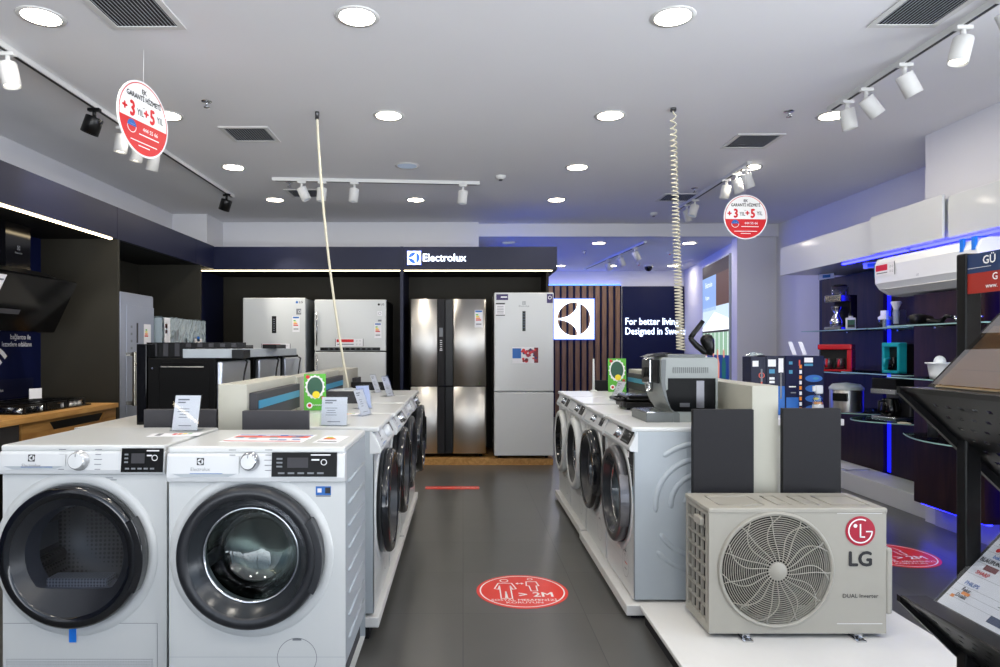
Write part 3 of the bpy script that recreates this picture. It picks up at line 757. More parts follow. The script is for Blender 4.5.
for (z0, z1) in ((.80, 1.77), (.045, .79)):
    MB().box(-.123, -.038, .004, .055, z0, z1, 'slab_dark', .004).build('handle_strip', t); MB().box(-.034, .053, .012, .055, z0, z1, 'black', .004).build('handle_strip', t)
mb = MB(); o = (0, .003, 0); mb.rect(o, XA, ZA, .04, .1, 'ink_grey', -.08, 1.4); mb.rect(o, XA, ZA, .03, .012, 'paper', -.08, 1.2)
for k in range(5): mb.rect((0, .0025, 0), XA, ZA, .025, .008, 'paper', -.08, 1.22+.022*k)
mb.build('display', t)
mb = MB(); energy(mb, (0, -.007, 0), XA, ZA, 1.5, .34, 1.55); mb.rect((0, -.001, 0), XA, ZA, .07, .02, 'green', .32, .83); mb.build_split('sticker', t)
t = thing('refrigerator', 'tall white fridge with bottom freezer and fruit picture at bay end', 'refrigerator', (.672, 7.35, PY))
fridge_body(t, .645, .66, 1.84, 'white', 'white'); dd = door(t, -.328, .328, .745, 1.835, 'white'); d2 = door(t, -.328, .328, .035, .735, 'white')
o = (0, -.001, 0); mb = MB(); mb.rect(o, XA, ZA, .035, .22, 'black', 0, 1.52)
for k in range(6): mb.rect((0, -.0016, 0), XA, ZA, .012, .006, 'display_glow', 0, 1.45+.03*k)
mb.build('display', dd)
mb = MB(); mb.logo(o, XA, ZA, .035, 'ink_grey', 0, 1.72); mb.text('Electrolux', .028, o, XA, ZA, 'ink_grey', 0, 1.685)
mb.rect(o, XA, ZA, .13, .065, 'purple', -.24, 1.785); mb.rect((0, -.0016, 0), XA, ZA, .07, .015, 'paper', -.22, 1.785); mb.rect(o, XA, ZA, .065, .10, 'purple', .285, 1.77); mb.annulus((0, -.0016, 0), XA, ZA, .014, .02, 'paper', .285, 1.78, 14)
mb.rect(o, XA, ZA, .1, .14, 'paper', -.26, 1.65); mb.rect((0, -.0016, 0), XA, ZA, .1, .015, 'ink', -.26, 1.712)
for k in range(5): mb.rect((0, -.0016, 0), XA, ZA, .07, .005, 'ink_grey', -.26, 1.61+.018*k)
mb.rect((0, -.0016, 0), XA, ZA, .1, .01, 'ink', -.26, 1.585); mb.build_split('sticker', dd)
mb = MB(); mb.rect(o, XA, ZA, .29, .18, 'paper', .015, 1.145); o2 = (0, -.0016, 0); mb.rect(o2, XA, ZA, .095, .11, 'sticker_blue', -.08, 1.165)
mb.rect(o2, XA, ZA, .045, .17, 'maroon', .135, 1.145)
rr = random.Random(3)
for k in range(26): mb.disc((0, -.002-.0002*k, 0), XA, ZA, rr.uniform(.010, .021), rr.choice(['red', 'purple', 'maroon', 'lg_red']), rr.uniform(-.03, .13), 1.145+rr.uniform(-.07, .06), 12)

mb.build('fruit_picture', dd)
# tall silver fridge facing the aisle
t = thing('upright_fridge', 'tall silver blue fridge with long handle beside the dark side panel', 'refrigerator', (-2.79, 5.72, .0), R(90))
MB().box(-.295, .295, .06, .62, .03, 1.77, 'silver_fridge', .006).build('cabinet_body', t)
dd = MB().box(-.295, .295, 0, .055, .04, 1.765, 'silver_fridge', .015, 3).build('door', t)
MB().box(-.2, .29, -.006, .0, .3, 1.66, 'silver_fridge', .003).build('door_inset', dd)
mb = MB(); mb.rect((0, -.0075, 0), XA, ZA, .03, .17, 'slab_grey', -.02, 1.43); mb.build('display', dd)
mb = MB(); mb.rect((0, -.0075, 0), XA, ZA, .13, .26, 'paper', .16, 1.38)
for k, c in enumerate(('green', 'yellow', 'orange', 'red')): mb.rect((0, -.008, 0), XA, ZA, .03+.012*k, .012, c, .14, 1.46-.018*k)
for k in range(4): mb.rect((0, -.0075, 0), XA, ZA, .03, .02, 'ink_grey', -.12, 1.3+.06*k)
mb.build_split('sticker', dd)
mb = MB(); mb.box(-.20, -.17, -.075, -.05, .82, 1.27, 'handle_steel', .004)
for z in (.83, 1.235): mb.box(-.20, -.17, -.06, .0, z, z+.03, 'handle_steel')
mb.build('handle', dd)
# wrapped fridges
def wrapped(y, h, label, seed, card):
    t = thing('wrapped_fridge', label, 'wrapped fridge', (-2.73, y, 0), R(90), 'plastic wrapped fridges')
    MB().box(-.24, .24, .0, .6, .0, h-.01, 'white_matte', .01).build('cabinet_body', t)
    rr = random.Random(seed); n = 22; m = 44; vs = []; fs = []
    for i in range(m+1):
        for j in range(n+1):
            u_ = -.25+.50*j/n; z = .05+(h-.04)*i/m
            vs.append((u_, -.006-abs(rr.gauss(0, .006)), z))
    for i in range(m):
        for j in range(n): a = i*(n+1)+j; fs.append((a, a+1, a+n+2, a+n+1))
    mb = MB(); mb.add(vs, fs, 'wrap')
    tp = []; f2 = []
    for i in range(9):
        for j in range(n+1): tp.append((-.25+.50*j/n, -.006+.6*i/8, h+.01+rr.uniform(-.006, .014)))
    for i in range(8):
        for j in range(n): a = i*(n+1)+j; f2.append((a, a+1, a+n+2, a+n+1))
    mb.add(tp, f2, 'wrap'); mb.box(-.252, -.245, -.008, .6, .05, h+.005, 'wrap').box(.245, .252, -.008, .6, .05, h+.005, 'wrap')
    mb.build('plastic_wrap', t)
    mb = MB()
    for (a, b_, w_, h_, c) in card: mb.rect((0, -.032, 0), XA, ZA, w_, h_, c, a, b_)
    mb.build_split('sticker', t)
wrapped(6.285, 1.57, 'plastic wrapped fridge right beside the tall silver one', 2, [(-.2, 1.45, .12, .25, 'paper'), (-.22, 1.50, .05, .04, 'orange'), (-.22, 1.45, .04, .03, 'red'), (.02, 1.42, .04, .1, 'ink_grey')])
wrapped(6.80, 1.57, 'plastic wrapped fridge with blue mark next to navy side panel', 5, [(.0, 1.36, .2, .07, 'paper'), (.0, 1.39, .07, .05, 'tape_blue')])
# ---------------------------------------------------------------- washing machines
def circ(n, r, cx, cz, a0=0): return [(cx+r*cos(a0+2*pi*k/n), cz+r*sin(a0+2*pi*k/n)) for k in range(n)]
def washer(label, loc, rz, group, w=.6, d=.6, h=.845, R0=.243, dc=(.0, .475), ring='ring_dark', ring2='ring_in', glass='glass_door', side='white',
           panel=.122, disp=(.225, .081, .19), dispmat='display_black', knob=(.0, .055, .029), knobmat='chrome', tilt=.0, drawer=True, logo='Electrolux', lip=.0,
           ridges=None, arcs=False, name='washing_machine', cat='washing machine', dryer=False, handle=True, gasket='rubber', text=True, bulge=.05, kick=True):
    t = thing(name, label, cat, loc, rz, group)
    W = w/2; RH = R0*.93; cx, cz = dc
    # body shell with a round opening
    mb = MB(); n = 64; vs = []; fs = []
    for k in range(n):
        a = 2*pi*(k+.5)/n; c, s_ = cos(a), sin(a)
        x1 = (W-cx)/c if c > 0 else (-W-cx)/c
        z1 = (h-panel-cz)/s_ if s_ > 0 else (0-cz)/s_
        q = min(x1 if abs(c) > 1e-6 else 9, z1 if abs(s_) > 1e-6 else 9)
        vs += [(cx+RH*c, 0, cz+RH*s_), (cx+q*c, 0, cz+q*s_)]
    for k in range(n): j = (k+1) % n; fs.append((2*k, 2*k+1, 2*j+1, 2*j))
    mb.add(vs, fs, 'white')
    for (px_, pz_) in ((-W, 0), (W, 0), (-W, h-panel), (W, h-panel)):   # corner fills
        cand = [i for i in range(n)]
        def key(i): v = vs[2*i+1]; return (v[0]-px_)**2+(v[2]-pz_)**2
        near = sorted(cand, key=key)
        e1 = next((i for i in near if abs(vs[2*i+1][0]-px_) < 1e-6), near[0]); e2 = next((i for i in near if abs(vs[2*i+1][2]-pz_) < 1e-6), near[1])
        mb.add([vs[2*e1+1], vs[2*e2+1], (px_, 0, pz_)], [(0, 1, 2)], 'white')
    mb.add([(-W, 0, 0), (W, 0, 0), (W, d, 0), (-W, d, 0)], [(0, 1, 2, 3)], 'white')
    mb.add([(-W, d, 0), (W, d, 0), (W, d, h-.02), (-W, d, h-.02)], [(0, 1, 2, 3)], 'side_grey')
    mb.build('front_panel', t)
    z0 = .10 if ridges else .0
    for sx in (-1, 1):
        mb = MB(); xs = sx*W; mb.box(min(xs, xs-sx*.012), max(xs, xs-sx*.012), .004 if side != 'white' else .001, d, z0, h-.022, side)
        if ridges:
            mb.box(min(xs-sx*.02, xs-sx*.03), max(xs-sx*.02, xs-sx*.03), .03, d-.01, 0, z0+.01, 'slab_grey')
            for k in range(8):
                z = .17+k*.078
                mb.tube([(xs, .06, z), (xs, d-.05, z)], .006, side, 8)
        if arcs and sx > 0:
            for (r_, b0, b1) in ((.30, 50, 128), (.225, -12, 140), (.15, -10, 150), (.08, 0, 160)):
                pts = [(xs-.011, .33-r_*cos(a), .46+r_*sin(a)) for a in [R(b0)+R(b1-b0)*k/20 for k in range(21)] if .33-r_*cos(a) < d-.02]
                mb.tube(pts, [.008]+[.018]*(len(pts)-2)+[.008], side, 10)
            for (r_, b0, b1) in ((.30, -30, -120), (.38, -42, -120)):
                pts = [(xs-.011, .33-r_*cos(a)*.8, .46+r_*sin(a)*.85) for a in [R(b0)+R(b1-b0)*k/14 for k in range(15)] if .33-r_*cos(a)*.8 < d-.02]
                mb.tube(pts, [.008]+[.018]*(len(pts)-2)+[.008], side, 10)
        mb.build('side_panel', t)
    MB().box(-W-.0006, W+.0006, -.012-lip, d+.0006, h-.024, h, 'white', .008, 3).build('top_panel', t)
    mb = MB(); zp = h-panel
    prof = [(0, zp+.002), (-.018-lip, zp+.004), (-.022-lip, zp+.02), (-.016-lip+tilt, h-.03), (-.012-lip+tilt, h-.022), (.02, h-.02), (.02, zp)]
    mb.prism(prof, (-W-.001, 0, 0), YA, ZA, XA*(w+.002), 'panel_white')
    cp = mb.build('control_panel', t, bevel=.003)
    p0 = Vector((0, -.022-lip, zp+.02)); p1 = Vector((0, -.016-lip+tilt, h-.03)); vv = (p1-p0).normalized(); nn = XA.cross(vv).normalized(); o = p0+nn*.0012; H = (p1-p0).length
    if nn.y > 0: nn = -nn; o = p0+nn*.0012
    if drawer:
        mb = MB(); mb.prism([(-W+.012, .012), (-.055, .012), (-.055, H-.002), (-W+.012, H-.002)], o-nn*.001, XA, vv, nn*.004, 'panel_white')
        dw = mb.build('detergent_drawer', t)
        o3 = o+nn*.0036
        mb = MB(); mb.poly(o3, XA, vv, [(-W+.02, .013), (-W+.05, .003), (-.09, .003), (-.06, .013)], 'side_grey'); mb.build('grip', dw)
    else: o3 = o
    if logo:
        mb = MB(); lx = -W+.115
        if logo == 'LG': mb.text('LG', .035, o3, XA, vv, 'ink_grey', lx, H*.62, bold=.04)
        else:
            mb.logo(o3, XA, vv, .024, 'ink', lx, H*.74); mb.text(logo, .016, o3, XA, vv, 'ink_grey', lx, H*.74-.026)
        mb.rect(o3, XA, vv, .11, .003, 'sticker_blue', lx+.02, H*.18)
        mb.build('brand_mark', cp)
    if disp:
        cxd, hd, wd = disp[0], disp[1], disp[2]
        mb = MB(); zc = H*.60
        mb.prism([(cxd-wd/2, zc-hd/2), (cxd+wd/2, zc-hd/2), (cxd+wd/2, zc+hd/2), (cxd-wd/2, zc+hd/2)], o, XA, vv, nn*.003, dispmat)
        dp = mb.build('display', cp)
        o4 = o+nn*.0036; mb = MB(); mb.rect(o4, XA, vv, wd*.32, hd*.42, 'slab_grey', cxd-wd*.1, zc+hd*.08)
        for k in range(5): mb.rect(o4, XA, vv, wd*.1, hd*.07, 'ink_grey', cxd-wd*.35+wd*.15*k, zc-hd*.35)
        for k in range(3): mb.rect(o4, XA, vv, wd*.09, hd*.07, 'ink_grey', cxd-wd*.38, zc-hd*.08+hd*.16*k)
        mb.annulus(o4, XA, vv, hd*.10, hd*.13, 'paper', cxd+wd*.3, zc+hd*.1, 14); mb.rect(o4, XA, vv, wd*.12, hd*.06, 'paper', cxd+wd*.17, zc+hd*.2)
        mb.rect(o4, XA, vv, wd*.3, hd*.05, 'paper', cxd+wd*.25, zc+hd*.4)
        mb.build('legend', dp)
    kx, kz, kr = knob; ko = o+XA*kx+vv*(kz-.004)
    mb = MB(); mb.lathe([(kr*1.12, 0), (kr*1.1, .006), (kr, .008), (kr*.95, .024), (kr*.86, .028), (.0005, .029)], ko, nn, knobmat, 36)
    kb = mb.build('knob', cp)
    MB().lathe([(kr*.82, .0285), (.0004, .0296)], ko, nn, 'panel_white', 30).rect(ko+nn*.0302, XA, vv, .003, .01, 'ink_grey', 0, kr*.6).build('cap', kb)
    if text:
        mb = MB()
        for sx in (-1, 1):
            for k in range(5): mb.rect(o+nn*.0003, XA, vv, .02+.004*((k*7) % 3), .0025, 'ink_grey', kx+sx*(kr+.032), kz-.034+.017*k)
        mb.build('programme_legend', cp)
    # recess around the door
    MB().lathe([(R0*1.15, 0), (R0*1.14, .004), (R0*1.0, .004), (R0*.985, -.004)], (cx, -.0005, cz), -YA, 'white', 64).build('door_recess', t)
    b = bulge; mb = MB()
    mb.lathe([(R0*.93, .0), (R0*.99, .004), (R0, b*.5), (R0*.985, b*.85), (R0*.95, b), (R0*.84, b*1.02), (R0*.82, b*.9)], (cx, 0, cz), -YA, ring, 72)
    dr = mb.build('door', t)
    mb = MB()
    if dryer:
        # dark dish closed by a window with a flat lower edge
        n = 72; rw = R0*.69; vs = []; fs = []
        def win(a):
            x_, z_ = rw*cos(a), rw*sin(a)
            lo = -rw*.66
            if z_ < lo: f_ = (x_/abs(x_) if abs(x_) > 1e-6 else 1); z_ = lo+ (z_-lo)*.08; x_ = x_*.98
            return x_, z_+.0
        for k in range(n):
            a = 2*pi*k/n; x_, z_ = win(a)
            vs += [(cx+R0*.83*cos(a), -b*.9, cz+R0*.83*sin(a)), (cx+x_, -.012, cz+z_)]
        for k in range(n): j = (k+1) % n; fs.append((2*k, 2*j, 2*j+1, 2*k+1))
        mb.add(vs, fs, 'ring_dark', True); mb.build('door_dish', dr)
        mb = MB(); pts = [win(2*pi*k/n) for k in range(n)]
        mb.poly((cx, -.013, cz), XA, ZA, pts, 'glass_dark'); mb.build('window', dr)
        mb = MB(); o_ = (cx, 0, cz)
        v2 = []; f2 = []
        for k in range(n):
            x_, z_ = win(2*pi*k/n); v2 += [(cx+x_, -.012, cz+z_), (cx+x_*.93, .05, cz+z_*.93), ]
        for k in range(n): j = (k+1) % n; f2.append((2*k, 2*k+1, 2*j+1, 2*j))
        mb.add(v2, f2, 'silver_fridge', True); mb.build('window_frame', dr)
        mb = MB(); mb.box(cx-rw*.62, cx+rw*.62, .0, .07, cz-rw*.72, cz-rw*.5, 'lint_grille', .006); mb.build('lint_filter', t)
    else:
        mb.lathe([(R0*.82, b*.9), (R0*.76, b*.45), (R0*.70, b*.12), (R0*.665, .0)], (cx, 0, cz), -YA, ring2, 72); mb.build('door_dish', dr)
        mb = MB(); mb.lathe([(R0*.67, .004), (R0*.655, -.01), (R0*.62, -.06), (R0*.52, -.105), (R0*.32, -.125), (.0005, -.13)], (cx, 0, cz), -YA, glass, 56); gl = mb.build('window', dr)
        MB().lathe([(R0*.675, .006), (R0*.66, .010), (R0*.645, .004)], (cx, 0, cz), -YA, 'chrome' if ring != 'ring_black' else 'ring_grey', 56).build('window_rim', gl)
    mb = MB(); mb.lathe([(R0*.93, .002), (R0*.93, -.02), (R0*.72, -.035), (R0*.72, -.06), (R0*.8, -.07)], (cx, 0, cz), -YA, gasket, 48); mb.build('gasket', t)
    dep = min(.30, d-.08)
    mb = MB(); mb.lathe([(R0*.78, -.075), (R0*1.0, -.09), (R0*1.0, -dep), (R0*.3, -dep-.02), (.0005, -dep-.02)], (cx, 0, cz), -YA, 'drum' if not dryer else 'drum_dark', 48)
    dm = mb.build('drum', t)
    mb = MB()
    for k in range(3):
        a = R(80+120*k); c, s_ = cos(a), sin(a); p = Vector((cx+R0*.93*c, 0, cz+R0*.93*s_))
        mb.tube([p+YA*.11, p+YA*(dep-.03)], [.018, .026], 'drum_dark' if dryer else 'steel_dark', 10)
    mb.build('drum_paddle', dm)
    if handle:
        mb = MB(); pts = []; m_ = 14; a0, a1 = R(-28), R(32)
        outer = [(cx+R0*1.035*cos(a0+(a1-a0)*k/m_), cz+R0*1.035*sin(a0+(a1-a0)*k/m_)) for k in range(m_+1)]
        inner = [(cx+R0*.93*cos(a0+(a1-a0)*k/m_), cz+R0*.93*sin(a0+(a1-a0)*k/m_)) for k in range(m_+1)][::-1]
        mb.prism(outer+inner, (0, -b*.15, 0), XA, ZA, -YA*b*.95, ring); mb.build('handle', dr, bevel=.003)
    if kick:
        mb = MB(); mb.annulus((W-.165, -.0008, .125), XA, ZA, .066, .068, 'ink_grey', n=40); mb.rect((W-.165, -.0008, .125), XA, ZA, .03, .008, 'ink_grey', 0, .063)
        mb.rect((0, -.0006, 0), XA, ZA, w-.004, .0015, 'side_grey', 0, .128)
        mb.build('filter_hatch', t)
    for sx in (-1, 1): MB().cyl((sx*(W-.06), .07, -.012), (sx*(W-.06), .07, 0), .02, 'black', n=10).build('foot', t)
    return t
GF = 'white front-loading machines in the two aisle rows'
ZF = .126
w1 = washer('large white front-loader with dark ring door, next to the dryer', (-.70, 2.27, ZF+.001), 0, None, w=.6, d=.46, R0=.243, dc=(-.02, .476), side='side_grey', ridges=True, knob=(-.018, .058, .029), disp=(.165, .081, .22))
mb = MB(); o = (0, -.0012, 0); mb.rect(o, XA, ZA, .052, .030, 'sticker_blue', .225, .694); mb.rect((0, -.0018, 0), XA, ZA, .018, .02, 'ink', .24, .695); mb.rect((0, -.0018, 0), XA, ZA, .014, .014, 'paper', .212, .695); mb.rect((0, -.0018, 0), XA, ZA, .05, .004, 'ink_grey', .225, .676)
mb.rect(o, XA, ZA, .06, .003, 'ink_grey', .03, .705); mb.build_split('sticker', w1)
w2 = washer('white tumble dryer with black door and blue tape at left', (-1.327, 2.34, ZF-.02), 0, None, w=.575, d=.5, h=.862, R0=.25, dc=(-.03, .478), ring='ring_black', name='tumble_dryer', cat='tumble dryer', dryer=True, drawer=True,
            disp=(.212, .082, .145), knob=(-.006, .036, .031), knobmat='knob_silver', kick=False, panel=.105)
mb = MB(); o = (0, -.0012, 0)
mb.rect(o, XA, ZA, .15, .0018, 'ink_grey', -.21, .235); mb.rect(o, XA, ZA, .19, .0018, 'ink_grey', .16, .235); mb.rect(o, XA, ZA, .0018, .2, 'ink_grey', .255, .135)
mb.build('service_flap', w2)
MB().rect((0, -.0014, 0), XA, ZA, .52, .05, 'kick_grille', -.02, .085).build('air_grille', w2)
MB().box(-.052, -.027, -.006, -.0045, .17, .245, 'tape_blue').build('tape', w2)
mb = MB(); mb.rect((0, -.0012, 0), XA, ZA, .04, .003, 'ink_grey', .08, .745); mb.rect((0, -.0012, 0), XA, ZA, .055, .003, 'ink_grey', .085, .738); mb.build('small_print', w2)

# left aisle row, fronts to the right
ZL = .115
LX = -.395
def L(y, label, **k): return washer(label, (LX, y, ZL+.0125), R(90), GF, d=.52, h=.828, **k)
L(3.26, 'nearest machine in the left aisle row, black ring door', w=.6, R0=.25, dc=(0, .44), ring='ring_black', ring2='ring_dark', side='side_grey', tilt=.03, lip=.01, disp=(.2, .06, .12), knob=(.03, .05, .03), knobmat='panel_white', drawer=True, text=False, bulge=.06, glass='glass_dark')
L(3.89, 'second machine in the left aisle row, with black angled display', w=.6, R0=.25, dc=(0, .47), ring='ring_black', ring2='ring_dark', tilt=.035, lip=.02, disp=(.2, .09, .16), knob=(.03, .05, .03), text=False, bulge=.07, glass='glass_dark')
L(4.55, 'third machine in the left aisle row, beyond the robot vacuum', w=.6, R0=.245, dc=(0, .47), ring='ring_dark', ring2='ring_dark', tilt=.03, lip=.015, disp=(.2, .07, .1), knob=(.0, .05, .03), knobmat='panel_white', text=False, bulge=.06, glass='glass_dark')
L(5.17, 'farthest machine in the left aisle row, wide dark door', w=.6, R0=.26, dc=(0, .48), ring='ring_black', ring2='ring_black', tilt=.03, lip=.02, disp=(.2, .1, .2), knob=(.0, .05, .03), text=False, bulge=.09, glass='glass_dark', logo='LG')
# right aisle row, fronts to the left
RX = .83
ZR = .07
def Rr(y, label, **k): return washer(label, (RX, y, ZR+.0125), R(-90), GF, **k)
m1 = Rr(3.54, 'nearest machine in the right aisle row, grey ring door and embossed side', w=.6, d=.53, h=.838, R0=.25, dc=(-.0, .455), ring='ring_grey', ring2='ring_in', side='side_grey', arcs=True, tilt=.03, lip=.0, disp=(.18, .075, .16), knob=(.02, .05, .03), logo='', bulge=.05, drawer=True, glass='glass_door')
mb = MB(); o = (0, -.0012, 0); mb.rect(o, XA, ZA, .11, .17, 'ink', .235, .63); mb.rect(o, XA, ZA, .11, .09, 'teal', .235, .51); mb.rect((0, -.0018, 0), XA, ZA, .03, .03, 'paper', .2, .69)
for k in range(4): mb.rect((0, -.0018, 0), XA, ZA, .07, .005, 'ink_grey', .24, .6+.015*k)
mb.annulus(o, XA, ZA, .012, .015, 'ink_grey', .14, .21, 14); mb.annulus(o, XA, ZA, .02, .023, 'ink_grey', .13, .15, 14); mb.rect(o, XA, ZA, .05, .006, 'red_soft', .15, .13); mb.rect(o, XA, ZA, .04, .005, 'ink_grey', .14, .10)
mb.build_split('sticker', m1)
mb = MB(); mb.annulus((0, .03, .46), XA, ZA, .095, .104, 'red_soft', 0, 0, 30, R(100), R(330)); mb.build('red_seal', m1)
m2 = Rr(4.18, 'second machine in the right aisle row, black ring door', w=.6, d=.53, h=.838, R0=.25, dc=(-.03, .46), ring='ring_black', ring2='ring_dark', tilt=.03, disp=(.2, .05, .08), knob=(.0, .05, .02), logo='', text=False, bulge=.055, glass='glass_door')
mb = MB(); mb.rect((0, -.0012, 0), XA, ZA, .08, .17, 'ink', .25, .62); mb.rect((0, -.0012, 0), XA, ZA, .08, .09, 'teal', .25, .49); mb.build_split('sticker', m2)
m3 = Rr(4.82, 'third machine in the right aisle row, white ring door', w=.6, d=.53, h=.848, R0=.255, dc=(-.0, .46), ring='white', ring2='ring_dark', tilt=.03, disp=(.19, .07, .13), knob=(.05, .05, .025), logo='', text=False, bulge=.05, glass='glass_dark')
m4 = Rr(5.46, 'farthest machine in the right aisle row, beside the white fridge', w=.6, d=.53, h=.848, R0=.25, dc=(-.0, .46), ring='white', ring2='ring_black', tilt=.03, disp=(.19, .07, .1), knob=(.05, .05, .025), logo='', text=False, bulge=.05, glass='glass_dark')

# platforms
def platform(x0, x1, y0, y1, z, label, edge='cream', top='white_matte', kin=.05, th=.045):
    t = thing('display_platform', label, 'display platform', ((x0+x1)/2, (y0+y1)/2, 0), 0)
    w, l = (x1-x0)/2, (y1-y0)/2
    MB().box(-w, w, -l, l, z-th, z, top, .004).build('deck', t)
    MB().box(-w+kin, w-kin, -l+kin, l-kin, 0, z-th, 'slab_dark').build('plinth', t)

platform(-1.66, -.43, 2.29, 2.795, .084, 'low white platform under the two large front machines', kin=.03)
platform(-.92, -.372, 2.945, 4.2, ZL, 'near half of the white platform under the left aisle row')
platform(-.92, -.372, 4.24, 5.5, ZL, 'far half of the white platform under the left aisle row')
platform(.785, 1.365, 3.2, 4.5, ZR, 'near half of the white platform under the right aisle row', th=.05, kin=.03)
platform(.80, 1.365, 4.53, 5.8, ZR, 'far half of the white platform under the right aisle row', th=.05, kin=.03)
platform(.84, 2.0, 2.2, 3.17, .085, 'large white platform carrying the outdoor unit and dark dividers', th=.02, kin=.02)
# dividers (spine)
def divider(x0, x1, y0, y1, z, label, slabs, z0=0.0):
    t = thing('divider_unit', label, 'display divider', ((x0+x1)/2, y0, z0), 0, None)
    w = (x1-x0)/2
    MB().box(-w, w, 0, y1-y0, 0, z-z0, 'cream', .004).build('core', t)
    for (sx, a, b_, za, zb, kind) in slabs:
        xa = sx*w; e = .035
        s_ = MB().box(min(xa, xa+sx*e), max(xa, xa+sx*e), a-y0, b_-y0, za-z0, zb-z0, 'slab_grey', .003).build('side_slab', t)
        if kind: MB().box(min(xa+sx*e, xa+sx*(e+.003)), max(xa+sx*e, xa+sx*(e+.003)), a-y0+.02, b_-y0-.02, zb-z0-.07, zb-z0-.035, 'teal').build('teal_stripe', s_)
    return t
divider(-1.055, -.93, 2.87, 3.72, 1.15, 'cream divider post behind the gap of the two front machines', [(1, 2.9, 3.66, .98, 1.11, 1)], 0)
divider(-1.045, -.93, 3.74, 5.0, 1.14, 'cream divider behind the green sign on the left', [(1, 4.25, 4.98, .98, 1.10, 1)], 0)
divider(-1.10, -.93, 5.02, 5.9, 1.13, 'cream divider at the end of the left row, by the hanging cable foot', [(1, 5.6, 5.85, .98, 1.05, 0)], 0)
divider(1.374, 1.50, 3.17, 4.0, 1.126, 'cream divider post between the two dark panels', [], .001)
divider(1.44, 1.56, 4.02, 5.8, 1.12, 'cream divider behind the coffee machine', [(-1, 4.6, 5.7, .96, 1.09, 1)], .001)
def cross(x0, x1, y, z0, z1, label, mat='slab_grey', th=.03):
    t = thing('grey_divider', label, 'divider panel', ((x0+x1)/2, y, z0), 0, None)
    MB().box(-(x1-x0)/2, (x1-x0)/2, 0, th, 0, z1-z0, mat, .003).build('panel', t)

cross(-.928, -.65, 2.80, 0.0, 1.042, 'grey divider panel behind the large front-loader')
cross(-1.37, -1.06, 2.86, 0.0, 1.042, 'grey divider panel behind the dryer in front of the black oven')
cross(-.925, -.65, 4.205, .0, 1.03, 'grey divider panel next to the robot vacuum')
cross(-.925, -.63, 5.52, .0, 1.02, 'dark divider panel at the far end of the left row', 'slab_dark')
cross(1.08, 1.366, 3.13, .086, 1.017, 'dark grey panel left of the cream post behind outdoor unit', 'slab_dark')
cross(1.502, 1.775, 3.13, .086, 1.022, 'dark grey panel right of the cream post behind outdoor unit', 'slab_dark')
cross(1.14, 1.40, 5.81, .0, 1.02, 'dark divider panel at the far end of the right row', 'slab_dark')
# ---------------------------------------------------------------- ovens on the low counter, left
t = thing('low_counter', 'white low counter carrying the black ovens', 'display counter', (-1.75, 3.86, 0))
MB().box(-.50, .55, 0, 2.5, .80, .842, 'white_matte', .003).build('worktop', t)
MB().box(-.46, .51, .04, 2.46, 0, .80, 'cream').build('base', t)
def make_oven():
    t = thing('compact_oven', '', 'oven', (0, 0, 0), 0, 'black compact ovens on the low counter')
    MB().box(-.285, .285, .03, .44, .02, .40, 'black_matte', .006).build('body', t)
    fr = MB().box(-.297, .297, -.03, .03, 0, .486, 'black_gloss', .004).build('door', t)
    MB().tube([(-.22, -.07, .36), (.22, -.07, .36)], .008, 'handle_steel').cyl((-.2, -.03, .36), (-.2, -.07, .36), .006, 'handle_steel', n=8).cyl((.2, -.03, .36), (.2, -.07, .36), .006, 'handle_steel', n=8).build('handle', fr)
    for sx in (-1, 1):
        xs = sx*.285; mb = MB()
        pts = [(.12, .08), (.38, .08), (.40, .10), (.40, .35), (.38, .37), (.12, .37), (.10, .35), (.10, .10)]
        mb.tube([(xs, a, b_) for a, b_ in pts], .004, 'black_matte', 8, closed=True)
        mb.box(min(xs, xs+sx*.003), max(xs, xs+sx*.003), .11, .37, .345, .352, 'handle_steel')
        mb.build('side_embossing', t)
        mb = MB()
        for z in (.09, .34): mb.cyl((xs, .06, z), (xs+sx*.003, .06, z), .006, 'chrome', n=10)
        mb.build('screws', t)
    MB().box(-.27, .27, .44, .475, .03, .38, 'foil', .01, 3).build('rear_cover', t)
    MB().tube([(-.18, .47, .38), (-.12, .50, .37), (-.05, .505, .30), (-.02, .50, .18), (.0, .49, .05)], .006, 'cable_dark').build('power_cable', t)
    for (a, b_) in ((-.24, .08), (.24, .08), (-.24, .38), (.24, .38)): MB().cyl((a, b_, 0), (a, b_, .02), .015, 'black', n=10).build('foot', t)
    return t
ov = make_oven(); ov.location = (-1.93, 4.30, .842); ov.rotation_euler = (0, 0, R(-90)); ov['label'] = 'nearest black oven on the low counter, plain side towards the front'
clone(ov, 'middle black oven on the counter with foil wrapped back', (-1.93, 5.05, .842), R(-90))
clone(ov, 'farthest black oven on the low counter, mostly hidden', (-1.93, 5.75, .842), R(-90))
t = thing('steel_extractor', 'long pale steel extractor slab lying across the black ovens', 'extractor', (-1.54, 4.02, 1.243))
MB().box(-.15, .15, 0, 1.55, 0, .055, 'side_grey', .003).build('slab', t)
MB().box(.15, .22, -.01, .12, -.0, .05, 'black').build('motor_block', t); MB().box(.12, .22, .7, .95, .056, .085, 'black').build('motor_block', t)
t = thing('slatted_screen', 'black slatted panel standing on the nearest oven', 'panel', (-1.66, 4.12, 1.243))
P_ = [(-.295, 0), (-.04, 0), (-.04, .058), (.31, .058), (.31, .095), (-.295, .095)]
t2 = MB().prism([(-.295, .0), (-.035, .0), (-.035, .062), (.31, .062), (.31, .095), (-.295, .095)], (0, 0, 0), XA, ZA, YA*.03, 'black').build('panel', t)
for k in range(8): MB().box(-.26+.07*k, -.23+.07*k, -.003, .0, .066 if k > 2 else .01, .09, 'slab_grey').build('slat', t)

